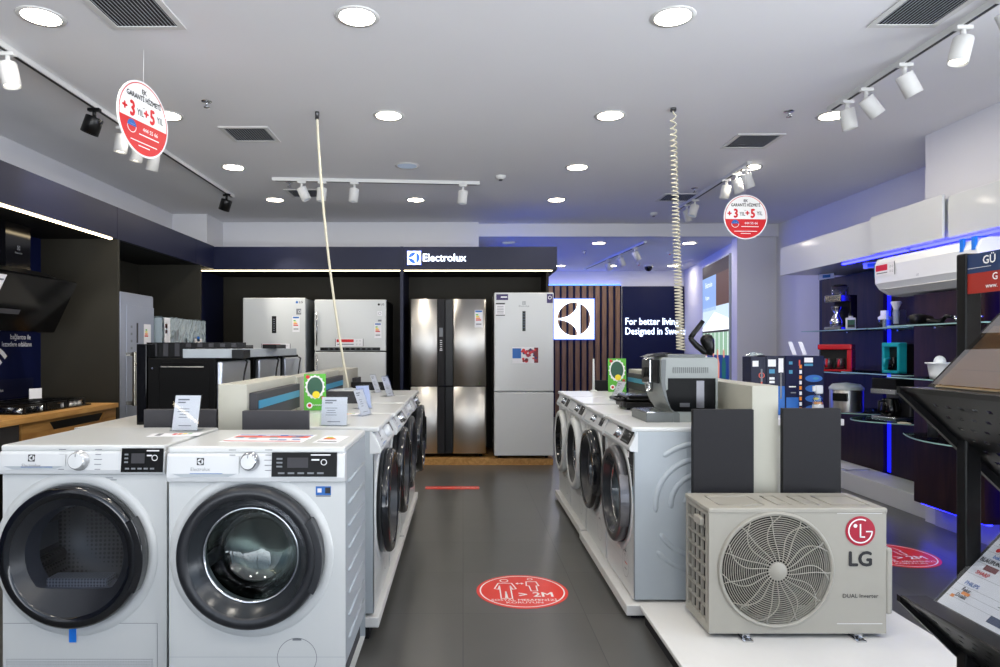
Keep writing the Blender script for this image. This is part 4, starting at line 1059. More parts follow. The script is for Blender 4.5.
# ---------------------------------------------------------------- outdoor unit
UX, UY, UZ = 1.405, 2.8, .085
t = thing('outdoor_unit', 'beige outdoor air conditioner unit with round fan grille and red logo', 'air conditioner', (UX, UY, UZ))
W, H, D = .372, .545, .29; z0 = .022
fx, fz, fr_ = -.092, .290, .232
mb = MB(); n = 72; vs = []; fs = []
for k in range(n):
    a = 2*pi*(k+.5)/n; c, s_ = cos(a), sin(a)
    q = min((W-fx)/c if c > 0 else (-W-fx)/c, (H-fz)/s_ if s_ > 0 else (z0-fz)/s_)
    vs += [(fx+fr_*c, 0, fz+fr_*s_), (fx+q*c, 0, fz+q*s_)]
for k in range(n): j = (k+1) % n; fs.append((2*k, 2*k+1, 2*j+1, 2*j))
mb.add(vs, fs, 'ac_beige')
for cx_, cz_ in ((-W, z0), (W, z0), (-W, H), (W, H)):
    e1 = min((v for v in vs[1::2] if abs(v[0]-cx_) < 1e-6), key=lambda v: abs(v[2]-cz_)); e2 = min((v for v in vs[1::2] if abs(v[2]-cz_) < 1e-6), key=lambda v: abs(v[0]-cx_))
    mb.add([e1, e2, (cx_, 0, cz_)], [(0, 1, 2)], 'ac_beige')
mb.lathe([(fr_, 0), (fr_, -.05)], (fx, 0, fz), -YA, 'ac_beige', 72)
mb.box(-W, W, .001, D-.001, z0, z0+.01, 'ac_beige').box(W-.01, W, .001, D-.0105, z0+.0101, H-.02, 'ac_beige').box(-W, W, D-.01, D, z0+.0101, H-.02, 'ac_beige')
mb.box(-W, -W+.01, .001, .035, z0+.0101, H-.02, 'ac_beige').box(-W, -W+.01, D-.03, D-.0101, z0+.0101, H-.02, 'ac_beige').box(-W, -W+.01, .0351, D-.0301, H-.03, H-.02, 'ac_beige').box(-W, -W+.01, .0351, D-.0301, z0+.0101, z0+.04, 'ac_beige')
mb.build('casing', t)
MB().box(-W-.004, W+.004, -.004, D+.004, H-.018, H+.004, 'ac_beige', .006, 3).build('top_cover', t)
mb = MB()
for (a, b_) in ((-.31, -.12), (-.06, .0), (.06, .12), (.17, .33)):
    mb.tube([(a, .05, H+.004), (b_, .05, H+.004), (b_, .22, H+.004), (a, .22, H+.004)], .004, 'ac_beige', 8, closed=True)
mb.build('top_ribs', t)
mb = MB(); mb.box(-W+.02, -W+.028, .03, D-.02, z0+.02, H-.02, 'ac_dark').box(-W+.03, .17, D-.035, D-.02, z0+.02, H-.02, 'ac_dark').box(.165, .17, .01, D-.02, z0+.02, H-.02, 'ac_dark')
mb.build('coil', t)
mb = MB()   # side grille
for k in range(9): z = z0+.04+(H-.03-z0-.04)*k/8; mb.box(-W-.002, -W+.01, .03, D-.03, z-.004, z+.004, 'ac_beige')
for k in range(5): y = .035+(D-.065)*k/4; mb.box(-W-.002, -W+.01, y-.004, y+.004, z0+.03, H-.03, 'ac_beige')
mb.build('side_grille', t)
MB().box(-W-.022, -W+.0, .05, .13, H-.085, H-.05, 'ac_beige', .006, 3).build('carry_grip', t)
mb = MB(); mb.lathe([(.05, -.04), (.055, -.07), (.0005, -.075)], (fx, .0, fz), -YA, 'fan_blade', 24)
for k in range(3):
    vs = []; fs = []
    for i in range(9):
        a = R(120*k+10*i)
        for r_, dy in ((.05, 0), (.13, .01), (.215, .02)): vs.append((fx+r_*cos(a), .05+.006*i-dy, fz+r_*sin(a)))
    for i in range(8):
        for q in range(2): b0 = i*3+q; fs.append((b0, b0+1, b0+4, b0+3))
    mb.add(vs, fs, 'fan_blade', True)
mb.build('fan', t, solid=.003)
gr = MB(); gr.lathe([(fr_-.004, .0), (fr_, .010), (fr_+.006, .012), (fr_+.012, .006), (fr_+.013, 0)], (fx, 0, fz), -YA, 'ac_beige', 72); gr = gr.build('grille_ring', t)
mb = MB()
for k in range(21):
    r_ = .05+.178*k/20; dz = .016*(1-(r_/fr_)**2)+.004
    mb.tube([(fx+r_*cos(a), -dz, fz+r_*sin(a)) for a in [2*pi*i/60 for i in range(60)]], .0019, 'ac_beige', 5, closed=True)
mb.build('grille_wires', t)
mb = MB()
for k in range(22):
    a0 = 2*pi*k/22; pts = []
    for i in range(13):
        s_ = i/12; r_ = .036+.192*s_; a = a0+.38*sin(pi*min(1, s_*1.02))*.55+(.25*s_**3 if k % 2 else -.22*s_**3); pts.append((fx+r_*cos(a), -(.017*(1-(r_/fr_)**2)+.007), fz+r_*sin(a)))
    mb.tube(pts, .0024, 'ac_beige', 5)
mb.build('grille_spokes', t)
MB().lathe([(.04, .018), (.038, .024), (.0005, .026)], (fx, 0, fz), -YA, 'ac_beige', 32).build('hub_cap', t)
mb = MB(); c = (.262, -.002, .453); r_ = .0625
mb.disc(c, XA, ZA, r_, 'lg_red', n=48); mb.build('logo_badge', t)
mb = MB(); c = (.262, -.003, .453)
mb.annulus(c, XA, ZA, r_*.74, r_*.83, 'letter_white', n=40, a0=R(62), a1=R(360))
mb.rect(c, XA, ZA, r_*.42, r_*.085, 'letter_white', r_*.58, -.002); mb.rect(c, XA, ZA, r_*.1, r_*.9, 'letter_white', 0, r_*.02); mb.rect(c, XA, ZA, r_*.35, r_*.09, 'letter_white', r_*.13, -r_*.4)
mb.disc(c, XA, ZA, r_*.13, 'letter_white', -r_*.34, r_*.35, 20); mb.build('logo_mark', t)
mb = MB(); o = (0, -.002, 0); mb.text('LG', .085, o, XA, ZA, 'ink', .262, .333, bold=.07, res=3); mb.build('lettering', t); mb = MB(); mb.text('DUAL Inverter', .0245, o, XA, ZA, 'ink', .262, .180, bold=.01); mb.build('lettering', t)
mb = MB()
for (a, b_, c_, d_) in ((.165, .355, .525, .528), (.165, .355, .062, .065)): mb.box(a, b_, -.001, 0, c_, d_, 'white_matte')
mb.build('panel_lines', t)
MB().box(W, W+.03, .0, .2, .10, .38, 'ac_beige', .012, 3).build('valve_cover', t)
MB().cyl((W+.0, .15, .11), (W+.07, .15, .11), .012, 'handle_steel', n=12).build('valve', t)
for a in (-.22, .25):
    MB().box(a-.02, a+.02, -.035, D+.035, 0, .006, 'chrome').box(a-.016, a+.016, -.01, D+.01, .006, .022, 'chrome').cyl((a, -.022, .006), (a, -.022, .013), .008, 'steel_dark', n=6).build('mounting_foot', t)

# ---------------------------------------------------------------- coffee machine on nearest right machine
ZT = ZR+.0125+.838
t = thing('espresso_machine', 'large grey automatic coffee machine with dark side tank on the nearest right machine', 'coffee machine', (1.12, 3.45, ZT))
prof = [(-.03, .0), (.20, .0), (.20, .325), (.185, .335), (-.085, .335), (-.097, .325), (-.097, .24), (-.094, .2), (-.082, .14), (-.06, .09), (-.035, .055)]
MB().prism(prof, (0, 0, 0), XA, ZA, YA*.34, 'espresso_grey').build('body', t, bevel=.004)
MB().prism([(-.173, 0), (-.031, 0), (-.031, .05), (-.07, .052), (-.173, .045)], (0, -.004, 0), XA, ZA, YA*.30, 'espresso_dark').build('drip_tray', t, bevel=.003)
MB().box(-.165, -.07, .01, .28, .048, .052, 'chrome').build('drip_grid', t)
mb = MB(); mb.prism([(-.025, .055), (.185, .055), (.185, .228), (-.06, .228), (-.06, .17), (-.072, .165), (-.06, .11), (-.045, .07)], (0, -.006, 0), XA, ZA, YA*.006, 'display_black'); tk = mb.build('side_tank', t, bevel=.002)
MB().box(.085, .125, -.008, -.006, .075, .215, 'ring_grey').box(-.0, .05, -.008, -.0062, .08, .10, 'ring_grey').build('tank_fittings', tk)
mb = MB()
for k in range(18): mb.box(-.035+k*.0105, -.031+k*.0105, -.003, .0, .255, .285, 'espresso_dark')
mb.build('vent_slots', t)
MB().prism([(-.03, .0), (.0, .0), (-.0, .045), (-.035, .07), (-.06, .12), (-.075, .2), (-.07, .325), (-.096, .325), (-.096, .24), (-.094, .2), (-.082, .14), (-.06, .09), (-.035, .055)], (0, -.004, 0), XA, ZA, YA*.004, 'espresso_dark').build('side_trim', t)
MB().box(-.108, -.097, .02, .13, .20, .322, 'display_black', .003).build('control_strip', t)
MB().box(-.115, -.097, .14, .30, .19, .325, 'chrome', .005).build('front_panel', t)
MB().cyl((-.115, .22, .25), (-.13, .22, .25), .03, 'black', n=20).cyl((-.115, .15, .20), (-.115, .15, .15), .018, 'chrome', n=14).build('spout', t)
MB().box(-.06, .14, .01, .32, .335, .35, 'espresso_dark', .003).build('cup_warmer', t)
mb = MB(); mb.prism([(-.165, .336), (-.12, .352), (-.04, .360), (-.02, .358), (-.06, .345), (-.10, .338)], (0, .05, 0), XA, ZA, YA*.12, 'black'); mb.build('bean_lid', t, bevel=.002)
t = thing('black_bent_arm', 'black bent tubular arm with rounded knob on top of the coffee machine', 'appliance arm', (1.26, 3.6, ZT+.35))
A = lambda px_, py_: at(px_, py_, 3.6)-Vector((1.26, 3.6, ZT+.35))
MB().tube([A(703, 321), A(699, 326.5), A(694, 333), A(690.5, 338)], [.012, .013, .0135, .014], 'black', 14).build('upper_arm', t)
MB().tube([A(690.5, 337), A(691.5, 340), A(697, 346), A(704, 351.5), A(712, 353)], [.014, .014, .016, .017, .016], 'black', 14).build('lower_arm', t)
MB().tube([A(709.5, 353.5), A(709, 347), A(707.8, 342), A(706, 338), A(704.8, 336), A(704.2, 334.6)], [.026, .030, .036, .034, .024, .006], 'black', 20).build('knob', t)
t = thing('contact_grill', 'black contact grill lying on the second machine of the right row', 'grill', (1.13, 4.12, ZT))
MB().box(-.13, .17, 0, .26, .012, .05, 'black', .012, 3).build('lower_plate', t); MB().box(-.12, .17, 0, .26, .055, .09, 'black_gloss', .014, 3).build('lid', t)
MB().tube([(-.12, .03, .06), (-.165, .03, .062), (-.165, .23, .062), (-.12, .23, .06)], .011, 'black', 10).build('handle', t)
MB().cyl((-.13, .06, .03), (-.145, .06, .03), .014, 'ring_grey', n=16).build('knob', t)
for (a, b_) in ((-.1, .03), (.14, .03), (-.1, .23), (.14, .23)): MB().cyl((a, b_, 0), (a, b_, .014), .012, 'black', n=8).build('foot', t)
ZTL = ZL+.0125+.828
t = thing('robot_vacuum', 'round white robot vacuum with navy bumper on the left aisle row', 'robot vacuum', (-.768, 4.48, ZTL))
MB().lathe([(.0005, .07), (.12, .07), (.145, .062), (.15, .05), (.15, .015), (.14, .008), (.0005, .008)], (0, 0, 0), ZA, 'white', 48).build('body', t)
MB().lathe([(.151, .052), (.154, .048), (.154, .018), (.151, .014)], (0, 0, 0), ZA, 'navy', 30, a0=R(-60), a1=R(60)).build('bumper', t)
MB().lathe([(.03, .07), (.028, .08), (.0005, .081)], (0, 0, 0), ZA, 'side_grey', 24).build('turret', t)
for sx in (-1, 1): MB().cyl((-.01, sx*.1-.01, .012), (-.01, sx*.1+.01, .012), .012, 'black', n=12).build('wheel', t)

# green standing leaflets
def green_sign(loc, rz, w, h, label):
    t = thing('green_promo_sign', label, 'promotional sign', loc, rz, 'green promotional signs')
    tl = R(-8); X = Matrix.Rotation(tl, 4, 'X')
    MB(X).box(-w/2, w/2, -.001, .001, 0.001, h, 'green').build('board', t)
    mb = MB(X); o = (0, -.0016, 0)
    mb.disc(o, XA, ZA, w*.42, 'letter_white', 0, h*.64, 40, h*.31)
    for k in range(16): a = 2*pi*k/16; mb.disc(o, XA, ZA, w*.055, 'letter_white', w*.41*cos(a), h*.64+h*.30*sin(a), 10)
    mb.disc((0, -.0022, 0), XA, ZA, w*.35, 'green_dark', 0, h*.65, 36, h*.26)
    mb.build('white_oval', t)
    mb = MB(X); mb.disc((0, -.003, 0), XA, ZA, w*.17, 'yellow', w*.05, h*.43, 20); mb.disc((0, -.003, 0), XA, ZA, w*.08, 'red', w*.36, h*.34, 14); mb.disc((0, -.003, 0), XA, ZA, w*.09, 'red', -w*.33, h*.92, 14)
    mb.disc((0, -.0025, 0), XA, ZA, w*.14, 'letter_white', -w*.25, h*.14, 16); mb.disc((0, -.003, 0), XA, ZA, w*.08, 'red', -w*.25, h*.14, 12)
    mb.tube([(w*(-.1+.045*k), -.003, h*(.14+(.025 if k % 2 else -.015))) for k in range(12)], w*.02, 'letter_white', 6)
    mb.build('print', t)
    MB().box(-w*.25, w*.25, .0, .05, 0, .002, 'acrylic').build('support', t)
green_sign((-.895+.07, 3.72, ZTL), R(14), .12, .205, 'green leaning sign with oval print on the left row near the cream dividers')
green_sign((1.30, 5.62, ZR+.0125+.848), R(-8), .15, .285, 'green leaning sign with oval print on the far end of the right row')

# price cards
def price_card(loc, rz, w, h, lean, label, mat='paper', lines=True, th=.002, holder=True):
    t = thing('price_card', label, 'price card', loc, rz, None)
    X = Matrix.Rotation(R(-lean), 4, 'X')
    MB(X).box(-w/2, w/2, -th/2, th/2, .004, h, mat).build('card', t)
    if holder:
        MB(X).box(-w/2-.006, w/2+.006, -th/2-.004, -th/2-.002, 0.0, h+.006, 'acrylic').build('acrylic_front', t)
        MB().box(-w/2-.006, w/2+.006, -.01, .06, 0, .003, 'acrylic').build('holder_base', t)
    if lines:
        mb = MB(X); o = (0, -th/2-.0005, 0); rr = random.Random(int(w*1e4+h*1e5+loc[1]*100))
        mb.rect(o, XA, ZA, w*.45, .006, 'ink_grey', -w*.15, h*.88); mb.rect(o, XA, ZA, w*.3, .005, 'ink_grey', -w*.22, h*.80)
        for k in range(4): mb.rect(o, XA, ZA, w*rr.uniform(.25, .5), .0025, 'ink_grey', -w*.12, h*(.62-.08*k))
        mb.rect(o, XA, ZA, w*.5, .003, 'ink_grey', 0, h*.15); mb.build('print', t)
    return t
price_card((-1.12, 2.68, ZF+.001+.845), R(-4), .105, .145, 14, 'white price card standing behind the gap between dryer and front-loader')
price_card((-.58, 2.99, ZTL), R(-3), .115, .13, 10, 'white price card standing at the near edge of the left row')
price_card((-.50, 3.45, ZTL), R(72), .10, .14, 20, 'clear white card seen edge-on in front of the purple one', 'paper')
price_card((-.56, 3.82, ZTL), R(40), .085, .135, 14, 'pale lilac card leaning by the cable foot on the left row', 'paper_blue', False)
price_card((-.66, 5.2, ZTL), R(75), .10, .145, 20, 'white card seen edge-on, left of two at the far end of the left row')
price_card((-.52, 4.8, ZTL), R(70), .10, .15, 20, 'white card seen edge-on, right of two at the far end of the left row')
price_card((1.06, 4.68, ZR+.0125+.848), R(-72), .10, .15, 26, 'white card leaning in front of the green sign on the right row')
t = thing('sensor_stand', 'slim white upright handset on round foot at the far end of right row', 'handset stand', (1.10, 5.62, ZR+.0125+.848))
MB().lathe([(.0005, .02), (.02, .018), (.035, .006), (.036, 0)], (0, 0, 0), ZA, 'white', 24).build('foot', t)
MB().tube([(0, 0, .015), (0, 0, .12), (0, 0, .28)], [.011, .010, .007], 'white', 12).build('wand', t)
# flat leaflets and labels on the near machines
def flat(name, loc, rz, w, l, label, cat, draw):
    t = thing(name, label, cat, loc, rz); MB().box(-w/2, w/2, -l/2, l/2, 0, .0012, 'paper').build('sheet', t)
    mb = MB(); draw(mb, (0, 0, .0018)); mb.build('print', t)
def dr1(mb, o):
    rr = random.Random(5)
    mb.rect(o, XA, YA, .28, .016, 'sticker_blue', 0, .075); mb.rect(o, XA, YA, .28, .05, 'red_soft', 0, .03); mb.rect(o, XA, YA, .28, .014, 'red', 0, -.085)
    for k in range(14): mb.rect((o[0], o[1], o[2]+.0003), XA, YA, .03, .02, rr.choice(['paper', 'sticker_blue', 'orange', 'ink_grey', 'teal', 'red']), rr.uniform(-.12, .12), rr.uniform(-.06, .07))
flat('leaflet', (-.715, 2.47, ZF+.846), R(-3), .30, .2, 'colourful printed leaflet lying on the large front-loader', 'leaflet', dr1)
def dr2(mb, o):
    for k, c in enumerate(('green', 'yellow', 'orange', 'red')): mb.rect(o, XA, YA, .02+.01*k, .014, c, -.02+.005*k, .05-.018*k)
    mb.rect(o, XA, YA, .07, .02, 'ink_grey', 0, -.06)
flat('energy_label', (-.48, 2.44, ZF+.846), R(-5), .09, .17, 'pale energy label lying right of the colourful leaflet', 'energy label', dr2)
flat('energy_label', (-1.12, 2.60, ZF-.02+.862), R(-80), .09, .19, 'orange and green energy label lying on the dryer', 'energy label', dr2)
flat('energy_label', (-.62, 3.5, ZTL), R(-70), .10, .16, 'energy label lying on the nearest machine of the left row', 'energy label', dr2)

# ---------------------------------------------------------------- boxes on the counter right of the dividers
t = thing('box_counter', 'white counter hidden behind the right dark panel, carrying blue boxes', 'display counter', (2.0, 4.25, 0))
MB().box(-.42, .43, 0, 1.5, .81, .85, 'white_matte', .003).build('worktop', t); MB().box(-.38, .39, .04, 1.46, 0, .81, 'cream').build('base', t)
def pbox(px0, px1, y, h, label, draw, col='navy'):
    a, b_ = (px0-463)*y/F, (px1-463)*y/F; w = b_-a
    t = thing('appliance_box', label, 'product box', ((a+b_)/2, y, .85), 0, 'blue appliance boxes on the counter')
    MB().box(-w/2, w/2, 0, .14, 0, h, col, .002).build('carton', t)
    mb = MB(); draw(mb, w, h); mb.build('print', t)
def q(mb, w, h, x_, z_, a, b_, c, l=0): mb.rect((0, -.001-.0006*l, 0), XA, ZA, a*w, b_*h, c, x_*w, z_*h)
def d1(mb, w, h):
    q(mb, w, h, -.2, .88, .4, .1, 'letter_white'); mb.annulus((0, -.0022, 0), XA, ZA, w*.14, w*.2, 'red_soft', w*.2, h*.68, 20); q(mb, w, h, .2, .68, .12, .22, 'ink_grey', 3)
    q(mb, w, h, .2, .45, .1, .35, 'red_soft', 2); q(mb, w, h, -.15, .5, .25, .05, 'letter_white'); q(mb, w, h, .1, .2, .8, .4, 'sticker_blue')
def d2_(mb, w, h):
    q(mb, w, h, -.2, .88, .42, .12, 'letter_white'); q(mb, w, h, -.2, .74, .3, .07, 'teal'); q(mb, w, h, .28, .84, .26, .24, 'letter_white'); q(mb, w, h, .28, .5, .08, .45, 'steel_dark', 1); q(mb, w, h, 0, .25, .98, .48, 'sticker_blue'); q(mb, w, h, -.2, .62, .28, .04, 'letter_white', 1); q(mb, w, h, -.2, .56, .28, .04, 'letter_white', 1)
def d3(mb, w, h):
    q(mb, w, h, -.2, .88, .2, .05, 'teal'); q(mb, w, h, -.2, .73, .2, .06, 'teal'); q(mb, w, h, .3, .88, .08, .1, 'red_soft')
    for k in range(9): q(mb, w, h, .36, .82-.09*k, .14, .06, ('orange', 'letter_white')[k % 2])
    q(mb, w, h, -.1, .48, .4, .02, 'letter_white'); q(mb, w, h, -.05, .38, .3, .02, 'ink_grey'); q(mb, w, h, -.1, .15, .7, .3, 'sticker_blue')
def d4(mb, w, h):
    q(mb, w, h, -.25, .93, .42, .08, 'letter_white'); q(mb, w, h, -.25, .85, .42, .04, 'teal'); rr = random.Random(9)
    for k in range(4):
        mb.disc((0, -.0022, 0), XA, ZA, w*.42, 'sticker_blue', 0, h*(.62-.17*k), 20, h*.06); mb.disc((0, -.003, 0), XA, ZA, w*.15, ['teal', 'maroon', 'yellow', 'red_soft'][k], w*.1, h*(.62-.17*k), 12, h*.02)
pbox(751, 766, 4.5, .395, 'leftmost blue product box with red loop picture', d1)
pbox(766.3, 785, 4.5, .40, 'second blue product box with white shaver picture', d2_)
pbox(785.4, 803, 4.5, .40, 'third dark blue product box with orange edge print', d3, 'navy_deep')
pbox(803.4, 824, 4.5, .40, 'rightmost dark blue product box with round pictures', d4, 'navy_deep')
price_card((2.27, 4.56, 1.2525), R(30), .045, .10, 22, 'left of two white cards leaning on top of the blue boxes', 'paper', False, holder=False)
price_card((2.34, 4.56, 1.2525), R(30), .045, .10, 22, 'right of two white cards leaning on top of the blue boxes', 'paper', False, holder=False)
t = thing('plastic_bag', 'crumpled clear plastic lying on the leftmost blue box', 'plastic bag', (2.0, 4.55, 1.247))
rr = random.Random(4); vs = [(-.06+.03*i+rr.uniform(-.006, .006), -.03+.03*j+rr.uniform(-.005, .005), (0 if i in (0, 4) or j in (0, 3) else .02)+rr.uniform(.0, .012)) for i in range(5) for j in range(4)]
MB().add(vs, [(i*4+j, i*4+j+1, (i+1)*4+j+1, (i+1)*4+j) for i in range(4) for j in range(3)], 'wrap').build('film', t)
t = thing('spray_bottle', 'white bottle with trigger head and orange liquid beside the blue boxes', 'spray bottle', (2.32, 4.36, .85))
MB().lathe([(.0005, 0), (.058, 0), (.055, .02), (.035, .06), (.033, .085)], (0, 0, 0), ZA, 'white', 28).build('base', t)
MB().lathe([(.033, .085), (.032, .12), (.020, .145), (.014, .155)], (0, 0, 0), ZA, 'glass_shelf', 28).lathe([(.030, .088), (.030, .10), (.0005, .10)], (0, 0, 0), ZA, 'orange', 24).build('bottle', t)
MB().box(-.018, .03, -.012, .012, .155, .21, 'white', .006).box(-.035, -.015, -.006, .006, .17, .205, 'white', .003).build('trigger_head', t)
# ---------------------------------------------------------------- right wall: overhead cabinet, shelves, products
t = thing('wall_cabinet', 'long white overhead cabinet lit blue from below on the right wall', 'wall cabinet', (3.3, 2.6, 2.05))
MB().box(.02, .74, 2.43, 4.34, .005, .28, 'white', .003).box(.02, .178, 0, 2.41, .005, .28, 'white', .003).build('carcass', t)
for (a, b_) in ((2.76, 4.34), (1.44, 1.94), (.72, 1.43), (0, .71)): MB().box(0, .018, a, b_, 0, .285, 'white', .003).build('door', t)
MB().box(-.03, -.012, 1.95, 2.75, .0, .30, 'white', .003).build('door', t)
MB().box(.05, .08, .05, 2.4, -.014, -.002, 'led_blue').box(.05, .08, 2.45, 3.3, -.014, -.002, 'led_blue').build('blue_light_strip', t)
t = thing('display_wall', 'dark walnut display panels with blue light strips on the right wall', 'display wall', (3.3, 3.3, 0))
MB().box(.55, .60, 2.81, 3.85, .16, 2.02, 'walnut').box(.55, .60, 1.76, 2.70, .16, 2.02, 'walnut').box(.0, .175, .92, 1.58, .185, 1.69, 'walnut').box(.0, .175, .0, .80, .185, 1.69, 'walnut').build('wood_panel', t)
MB().box(.58, .59, 2.71, 2.80, .17, 2.0, 'led_blue_soft').box(.16, .17, .81, .91, .20, 1.69, 'led_blue_soft').build('blue_light_strip', t)
MB().box(.03, .06, .93, 1.55, .172, .183, 'led_blue_low').box(.03, .06, .02, .78, .172, .183, 'led_blue_low').build('foot_light_strip', t)
MB().box(.60, .77, 1.72, 4.0, .16, 2.04, 'navy_deep').build('backing', t)
t = thing('display_plinth', 'low white plinth along the foot of the right wall', 'display plinth', (3.52, 3.3, 0))
MB().box(0, .33, 1.72, 4.0, 0, .16, 'white_matte', .003).build('far_plinth', t); MB().box(-.05, -.045+.0, -.9, 1.6, 0, .165, 'tile_plinth').build('near_plinth', t)
t = thing('magazine_stack', 'small stack of pale magazines on the white plinth', 'magazines', (3.66, 6.35, .16))
for k in range(4): MB(Matrix.Rotation(R(6*k-8), 4, 'Z')).box(-.11, .12, -.15, .15, .004*k, .004*k+.0035, ['paper', 'paper_blue', 'cream', 'paper'][k]).build('magazine', t)
def shelf(x0, x1, y0, y1, z, label, curve=False):
    t = thing('glass_shelf', label, 'glass shelf', (x1, (y0+y1)/2, z), 0, 'glass shelves on the right wall')
    l = (y1-y0)/2; w = x1-x0
    if curve: poly = [(0, -l)]+[(-w*(.55+.45*sin(pi*k/12)), -l+2*l*k/12) for k in range(13)]+[(0, l)]
    else: poly = [(0, -l), (-w, -l), (-w, l), (0, l)]
    MB().prism(poly, (0, 0, -.008), XA, YA, ZA*.008, 'glass_shelf').build('pane', t)
    e_ = MB(); pp = poly[1:-1]
    for (a0, b0), (a1, b1) in zip(pp, pp[1:]): e_.prism([(a0, b0), (a1, b1), (a1-.0015, b1), (a0-.0015, b0)], (0, 0, -.008), XA, YA, ZA*.008, 'glass_edge')
    e_.prism([(poly[0][0], -l), (poly[1][0], -l), (poly[1][0], -l-.0015), (poly[0][0], -l-.0015)], (0, 0, -.008), XA, YA, ZA*.008, 'glass_edge'); e_.build('polished_edge', t)
    for a in (-.7, .7): MB().box(-.03, 0, a*l-.01, a*l+.01, -.02, -.008, 'chrome').build('bracket', t)
shelf(3.45, 3.85, 5.7, 6.8, 1.47, 'top glass shelf carrying the filter coffee maker and jars')
shelf(3.45, 3.85, 5.05, 5.68, 1.47, 'top glass shelf section behind the white air conditioner')
shelf(3.02, 3.3, 3.9, 4.75, 1.46, 'near top glass shelf carrying the black hair dryer')
shelf(3.30, 3.85, 5.75, 6.8, 1.085, 'middle glass shelf under the red coffee maker')
shelf(3.25, 3.85, 4.95, 5.73, 1.10, 'middle glass shelf under the turquoise coffee maker')
shelf(3.02, 3.3, 3.9, 4.75, 1.10, 'middle glass shelf under the white juicer')
shelf(3.20, 3.85, 5.72, 6.3, .735, 'lower glass shelf under the steel bread maker', True)
shelf(3.12, 3.85, 4.95, 5.70, .73, 'lower curved glass shelf under the black coffee maker', True)
shelf(3.0, 3.3, 3.9, 4.75, .70, 'lowest curved glass shelf with a dark cup', True)
# products
t = thing('filter_coffee_maker', 'tall steel and black filter coffee maker with clear top tank', 'coffee maker', (3.56, 6.3, 1.47), R(-68))
MB().box(-.09, .09, -.10, .12, 0, .03, 'chrome', .006).build('base', t); MB().box(-.09, .09, .03, .12, .03, .33, 'black', .008).build('column', t)
MB().box(-.088, .088, -.10, .05, .26, .33, 'chrome', .01).build('brew_head', t); MB().lathe([(.07, .33), (.075, .41), (.0005, .412)], (0, .0, 0), ZA, 'plastic_clear', 24).cyl((0, 0, .41), (0, 0, .425), .06, 'black', n=24).build('tank', t)
MB().lathe([(.0005, .032), (.055, .035), (.06, .08), (.035, .13), (.02, .155), (.045, .20), (.05, .22)], (0, -.04, 0), ZA, 'chrome', 26).build('carafe', t)
t = thing('descaler_bottle', 'small white bottle with dark cap and label on the top shelf', 'bottle', (3.50, 6.02, 1.47), R(-20))
MB().box(-.04, .04, -.02, .02, 0, .105, 'white', .01, 3).cyl((0, 0, .105), (0, 0, .12), .018, 'white').build('body', t); MB().cyl((0, 0, .12), (0, 0, .145), .016, 'black', n=16).build('cap', t)
MB().rect((0, -.0205, 0), XA, ZA, .06, .07, 'green_dark', 0, .05).rect((0, -.021, 0), XA, ZA, .05, .02, 'ink', 0, .03).build('label', t)
t = thing('white_jar', 'squat white and clear jar left of the clear boxed pourer', 'jar', (3.54, 5.6, 1.47))
MB().lathe([(.0005, 0), (.045, 0), (.046, .07)], (0, 0, 0), ZA, 'plastic_clear', 26).lathe([(.015, .0), (.015, .07)], (0, 0, 0), ZA, 'white', 14).build('jar_body', t); MB().lathe([(.048, .07), (.05, .09), (.03, .105), (.03, .145), (.0005, .147)], (0, 0, 0), ZA, 'plastic_white', 26).build('cap', t)
t = thing('boxed_pourer', 'white dripper cup in a clear plastic box on the top shelf', 'dripper', (3.52, 5.42, 1.47))
MB().box(-.05, .05, -.05, .05, 0, .14, 'plastic_clear').build('clear_box', t); MB().lathe([(.02, .03), (.025, .12), (.018, .15), (.04, .20), (.035, .21)], (0, 0, 0), ZA, 'plastic_white', 24).build('cup', t)
t = thing('hair_dryer', 'black hair dryer lying on the near top glass shelf', 'hair dryer', (3.10, 4.52, 1.46), R(20))
MB().lathe([(.0005, .0), (.028, .002), (.034, .03), (.036, .10), (.028, .17), (.024, .19), (.0005, .19)], (-.09, 0, .038), XA, 'black', 24).build('barrel', t)
MB().tube([(.0, 0, .035), (.04, -.05, .022), (.05, -.12, .018)], [.02, .018, .016], 'black', 12).build('handle', t)
t = thing('hand_tool_bundle', 'tangled chrome and clear hair tools on the near top shelf', 'styling tools', (3.13, 4.22, 1.46))
rr = random.Random(11)
for k in range(9):
    p = Vector((rr.uniform(-.06, .08), rr.uniform(-.22, .16), .015)); d_ = Vector((rr.uniform(-.06, .06), rr.uniform(-.12, .12), rr.uniform(.0, .05)))
    MB().tube([p, p+d_*.5+ZA*.02, p+d_], rr.uniform(.006, .014), rr.choice(['chrome', 'plastic_clear', 'black', 'chrome']), 10).build('tool', t)
t = thing('red_coffee_maker', 'red and black double coffee maker with two red handled pots', 'coffee maker', (3.47, 6.2, 1.085), R(-38))
MB().box(-.13, .13, -.02, .12, 0, .24, 'black', .008).build('body', t); MB().box(-.14, .14, -.10, .12, .20, .25, 'red_plastic', .01, 3).build('lid', t)
MB().box(-.14, .14, -.10, .12, 0, .02, 'red_plastic', .006).build('base', t); MB().box(.10, .14, -.10, .12, .02, .20, 'red_plastic', .006).build('side_frame', t)
for a in (-.06, .04):
    p_ = MB().lathe([(.0005, .022), (.038, .024), (.034, .09), (.03, .12)], (a, -.05, 0), ZA, 'ring_grey', 22).build('pot', t)
    MB().tube([(a, -.085, .11), (a, -.125, .10), (a, -.135, .04)], .011, 'red_plastic', 10).build('handle', p_)
t = thing('turquoise_coffee_maker', 'turquoise framed coffee maker with black side on the middle shelf', 'coffee maker', (3.44, 5.3, 1.10), R(-82))
MB().box(-.08, .08, .0, .20, 0, .235, 'black', .01).build('body', t)
